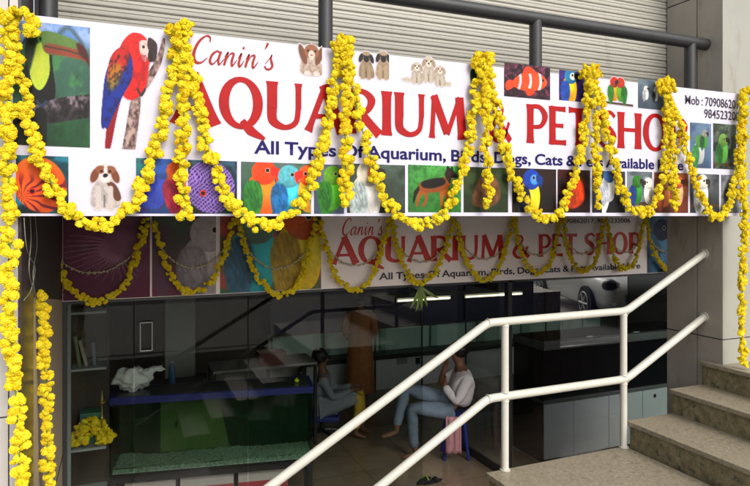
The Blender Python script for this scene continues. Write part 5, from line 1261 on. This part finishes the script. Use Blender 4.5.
for j in range(len(rings)-1):
    for i in range(n_): fs.append((j*n_+i, j*n_+(i+1) % n_, (j+1)*n_+(i+1) % n_, (j+1)*n_+i))
b.add(vs, fs); o = b.build('dress', M['dress'], pw, smooth=True, angle=180); md = o.modifiers.new('u', 'SUBSURF'); md.levels = 1; md.render_levels = 1
for k in 'lr': garment('sleeve', [k+'sh', k+'el', k+'w'], ed, 1.35, M['dress'], pw)
hair_cap(pw, nd['head'][0], Fv, Rv, Zv, .084, grow=1.12)
b = MB(); b.ball(J(360, 301, -.09), .045, (1, 1, 1.1), 14, 10, jit=.1); b.build('hair_bun', M['hair'], pw, smooth=True)
settle(pw, tuple(J(360, 400)))

# small things on the floor
for px, py, lb in ((424, 482, 'dark sandal lying on the floor, nearer the aquarium'), (433, 483, 'dark sandal lying on the floor, nearer the landing')):
    v = atD(px, py, 2.7*F/(py-HOR)); t = thing('sandal', lb, 'sandal', 'pair of dark sandals on the shop floor')
    b = MB(); b.ball((0, 0, .014), .12, (.36, 1, .10), 18, 8); b.build('sole', M['black'], t, smooth=True)
    b = MB(); b.tube(catmull([Vector((-.045, .02, .015)), Vector((0, .035, .05)), Vector((.045, .02, .015))], 6), .009, 8); b.build('strap', M['leaf'] if px < 430 else M['black'], t, smooth=True)
    t.location = (v.x, v.y, ZF+.001); t.rotation_euler = (0, 0, R(-60 if px < 430 else -80))

# ---------------------------------------------------------------- parked car (seen mirrored in the shop glass)
M['silver'] = mat('silver_paint', (.66, .66, .62), .35, metal=.15, coat=1, var=.01)
M['tyre'] = mat('tyre_rubber', (.015, .015, .015), .8); M['rim'] = mat('alloy_rim', (.45, .45, .46), .3, metal=.8); M['carglass'] = mat('car_window', (.012, .014, .016), .05, coat=1)
M['lens'] = mat('headlight_lens', (.85, .86, .88), .08, metal=.2)
car = thing('parked_car', 'silver hatchback parked nose-in, mirrored in the shop glass above the dark aquarium', 'car')
L_ = 3.8
st_ = [ # x, half width, z bottom, z shoulder, z top
 (0, .60, .32, .52, .60), (.08, .70, .22, .58, .70), (.35, .78, .20, .66, .80), (.8, .82, .20, .76, .90), (1.1, .83, .20, .82, .98), (1.6, .84, .20, .84, 1.0), (2.4, .84, .20, .86, 1.02), (3.1, .83, .20, .88, 1.02), (3.6, .78, .24, .88, 1.0), (3.8, .68, .36, .80, .95)]
vs = []; fs = []; ring = 14
for x, hw, zb_, zs_, zt in st_:
    pr = [(0, zb_), (hw*.85, zb_), (hw*.98, zb_+.08), (hw, (zb_+zs_)/2), (hw*.98, zs_), (hw*.90, zt-.03), (hw*.6, zt), (0, zt+.01)]
    full = pr+[(-y, z_) for y, z_ in reversed(pr[1:-1])]
    ring = len(full); vs += [(x, y, z_) for y, z_ in full]
for i in range(len(st_)-1):
    for k in range(ring): fs.append((i*ring+k, i*ring+(k+1) % ring, (i+1)*ring+(k+1) % ring, (i+1)*ring+k))
fs += [tuple(range(ring)), tuple((len(st_)-1)*ring+k for k in range(ring))]
b = MB(); b.add(vs, fs); o = b.build('body', M['silver'], car, smooth=True, angle=60); md = o.modifiers.new('u', 'SUBSURF'); md.levels = 2; md.render_levels = 2
cab = [(1.05, .70, .95, .97), (1.75, .66, .95, 1.40), (2.3, .66, .95, 1.48), (3.0, .65, .95, 1.45), (3.45, .62, .95, 1.30), (3.7, .66, .95, .99)]
vs = []; fs = []
for x, hw, zb_, zt in cab:
    full = [(hw+.08, zb_), (hw*.97, zb_+(zt-zb_)*.8), (hw*.8, zt), (0, zt+.015), (-hw*.8, zt), (-hw*.97, zb_+(zt-zb_)*.8), (-hw-.08, zb_)]; ring = 7; vs += [(x, y, z_) for y, z_ in full]
for i in range(len(cab)-1):
    for k in range(ring-1): fs.append((i*ring+k, i*ring+k+1, (i+1)*ring+k+1, (i+1)*ring+k))
fs += [tuple(range(7)), tuple(5*7+k for k in range(7))]
b = MB(); b.add(vs, fs); b.build('windows', M['carglass'], car, smooth=True, angle=50)
b = MB(); b.add([(x, s_*.55, z_) for x, z_ in ((1.78, 1.43), (2.3, 1.51), (3.0, 1.48), (3.4, 1.36)) for s_ in (-1, 1)], [(2*i, 2*i+1, 2*i+3, 2*i+2) for i in range(3)]); o = b.build('roof', M['silver'], car, smooth=True); md = o.modifiers.new('s', 'SOLIDIFY'); md.thickness = .03
for x in (.72, 3.12):
    for s_ in (-1, 1):
        b = MB(); b.tube([(x, s_*.68, .31), (x, s_*.85, .31)], .31, 36); wl = b.build('wheel', M['tyre'], car, smooth=True)
        b = MB(); b.tube([(x, s_*.851, .31), (x, s_*.858, .31)], .21, 30)
        b.build('rim', M['tyre'], wl)
        for q in range(6):
            a = q*math.pi/3; b = MB(); b.tube([(x, s_*.862, .31), (x+.195*math.cos(a), s_*.862, .31+.195*math.sin(a))], [.03, .022], 8); b.build('spoke', M['rim'], wl)
        b = MB(); ci = [(x+.2*math.cos(t/24*2*math.pi), s_*.862, .31+.2*math.sin(t/24*2*math.pi)) for t in range(25)]; b.tube(ci, .014, 8); b.build('rim_edge', M['rim'], wl)
for s_ in (-1, 1):
    b = MB(); b.ball((.17, s_*.62, .69), .17, (1.25, .8, .62), 20, 12, mtx=Matrix.Rotation(s_*R(-22), 3, 'Z') @ Matrix.Rotation(R(18), 3, 'Y')); hl_ = b.build('headlight', M['black'], car, smooth=True)
    for q_, r_ in (((.10, s_*.55, .72), .075), ((.20, s_*.66, .73), .085)):
        b = MB(); b.ball(q_, r_, (1.0, 1.0, .8), 16, 10); b.build('bulb_lens', M['lens'], hl_, smooth=True)
    b = MB(); b.ball((.06, s_*.56, .36), .07, (.6, 1, .8), 14, 8); b.build('fog_lamp', M['lens'], car, smooth=True)
    b = MB(); b.ball((1.35, s_*.93, 1.0), .1, (.6, 1, .7), 14, 8); b.build('mirror', M['silver'], car, smooth=True)
b = MB(); b.box(-.012, .06, -.42, .42, .40, .55); b.build('grille', M['black'], car, bevel=.02)
fw = Vector((8.65, 2.05)); rw = Vector((9.45, -.25)); dv = (rw-fw).normalized(); ang = math.atan2(dv.y, dv.x)
car.rotation_euler = (0, 0, ang); nose = fw-dv*.72; car.location = (nose.x, nose.y, ZG)

# ---------------------------------------------------------------- light, world, camera
wd = bpy.data.worlds.new('World'); SC.world = wd; wd.use_nodes = True
nt = wd.node_tree; bg = nt.nodes['Background']
sky = nt.nodes.new('ShaderNodeTexSky'); sky.sky_type = 'NISHITA'; sky.sun_disc = False
SE, SR = R(40), R(168)
sky.sun_elevation = SE; sky.sun_rotation = SR; sky.air_density = 1.6; sky.dust_density = 4.5; sky.ozone_density = 1.0
mxs = nt.nodes.new('ShaderNodeHueSaturation'); mxs.inputs['Saturation'].default_value = .35
nt.links.new(sky.outputs[0], mxs.inputs['Color']); nt.links.new(mxs.outputs[0], bg.inputs['Color']); bg.inputs['Strength'].default_value = .15
sl_ = bpy.data.lights.new('Sun', 'SUN'); sl_.energy = .85; sl_.angle = R(24); sl_.color = (1, .965, .91)
so = bpy.data.objects.new('Sun', sl_); COL.objects.link(so)
sd_ = Vector((math.sin(SR)*math.cos(SE), math.cos(SR)*math.cos(SE), math.sin(SE)))
so.rotation_euler = sd_.to_track_quat('Z', 'Y').to_euler(); so.location = (0, -5, 12)
cam = bpy.data.cameras.new('Camera'); co = bpy.data.objects.new('Camera', cam); COL.objects.link(co); SC.camera = co
co.location = (0, 0, 0); co.rotation_euler = (R(90), 0, -YAW)
cam.sensor_fit = 'HORIZONTAL'; cam.sensor_width = 36; cam.lens = F/750*36
cam.shift_y = -(243-HOR)/750; cam.clip_start = .05; cam.clip_end = 1000
SC.view_settings.view_transform = 'Standard'; SC.view_settings.look = 'None'; SC.view_settings.gamma = 1; SC.view_settings.use_curve_mapping = False
SC.view_settings.exposure = .56
SC.render.engine = 'CYCLES'
SC.cycles.max_bounces = 10; SC.cycles.transparent_max_bounces = 16; SC.cycles.sample_clamp_indirect = 6
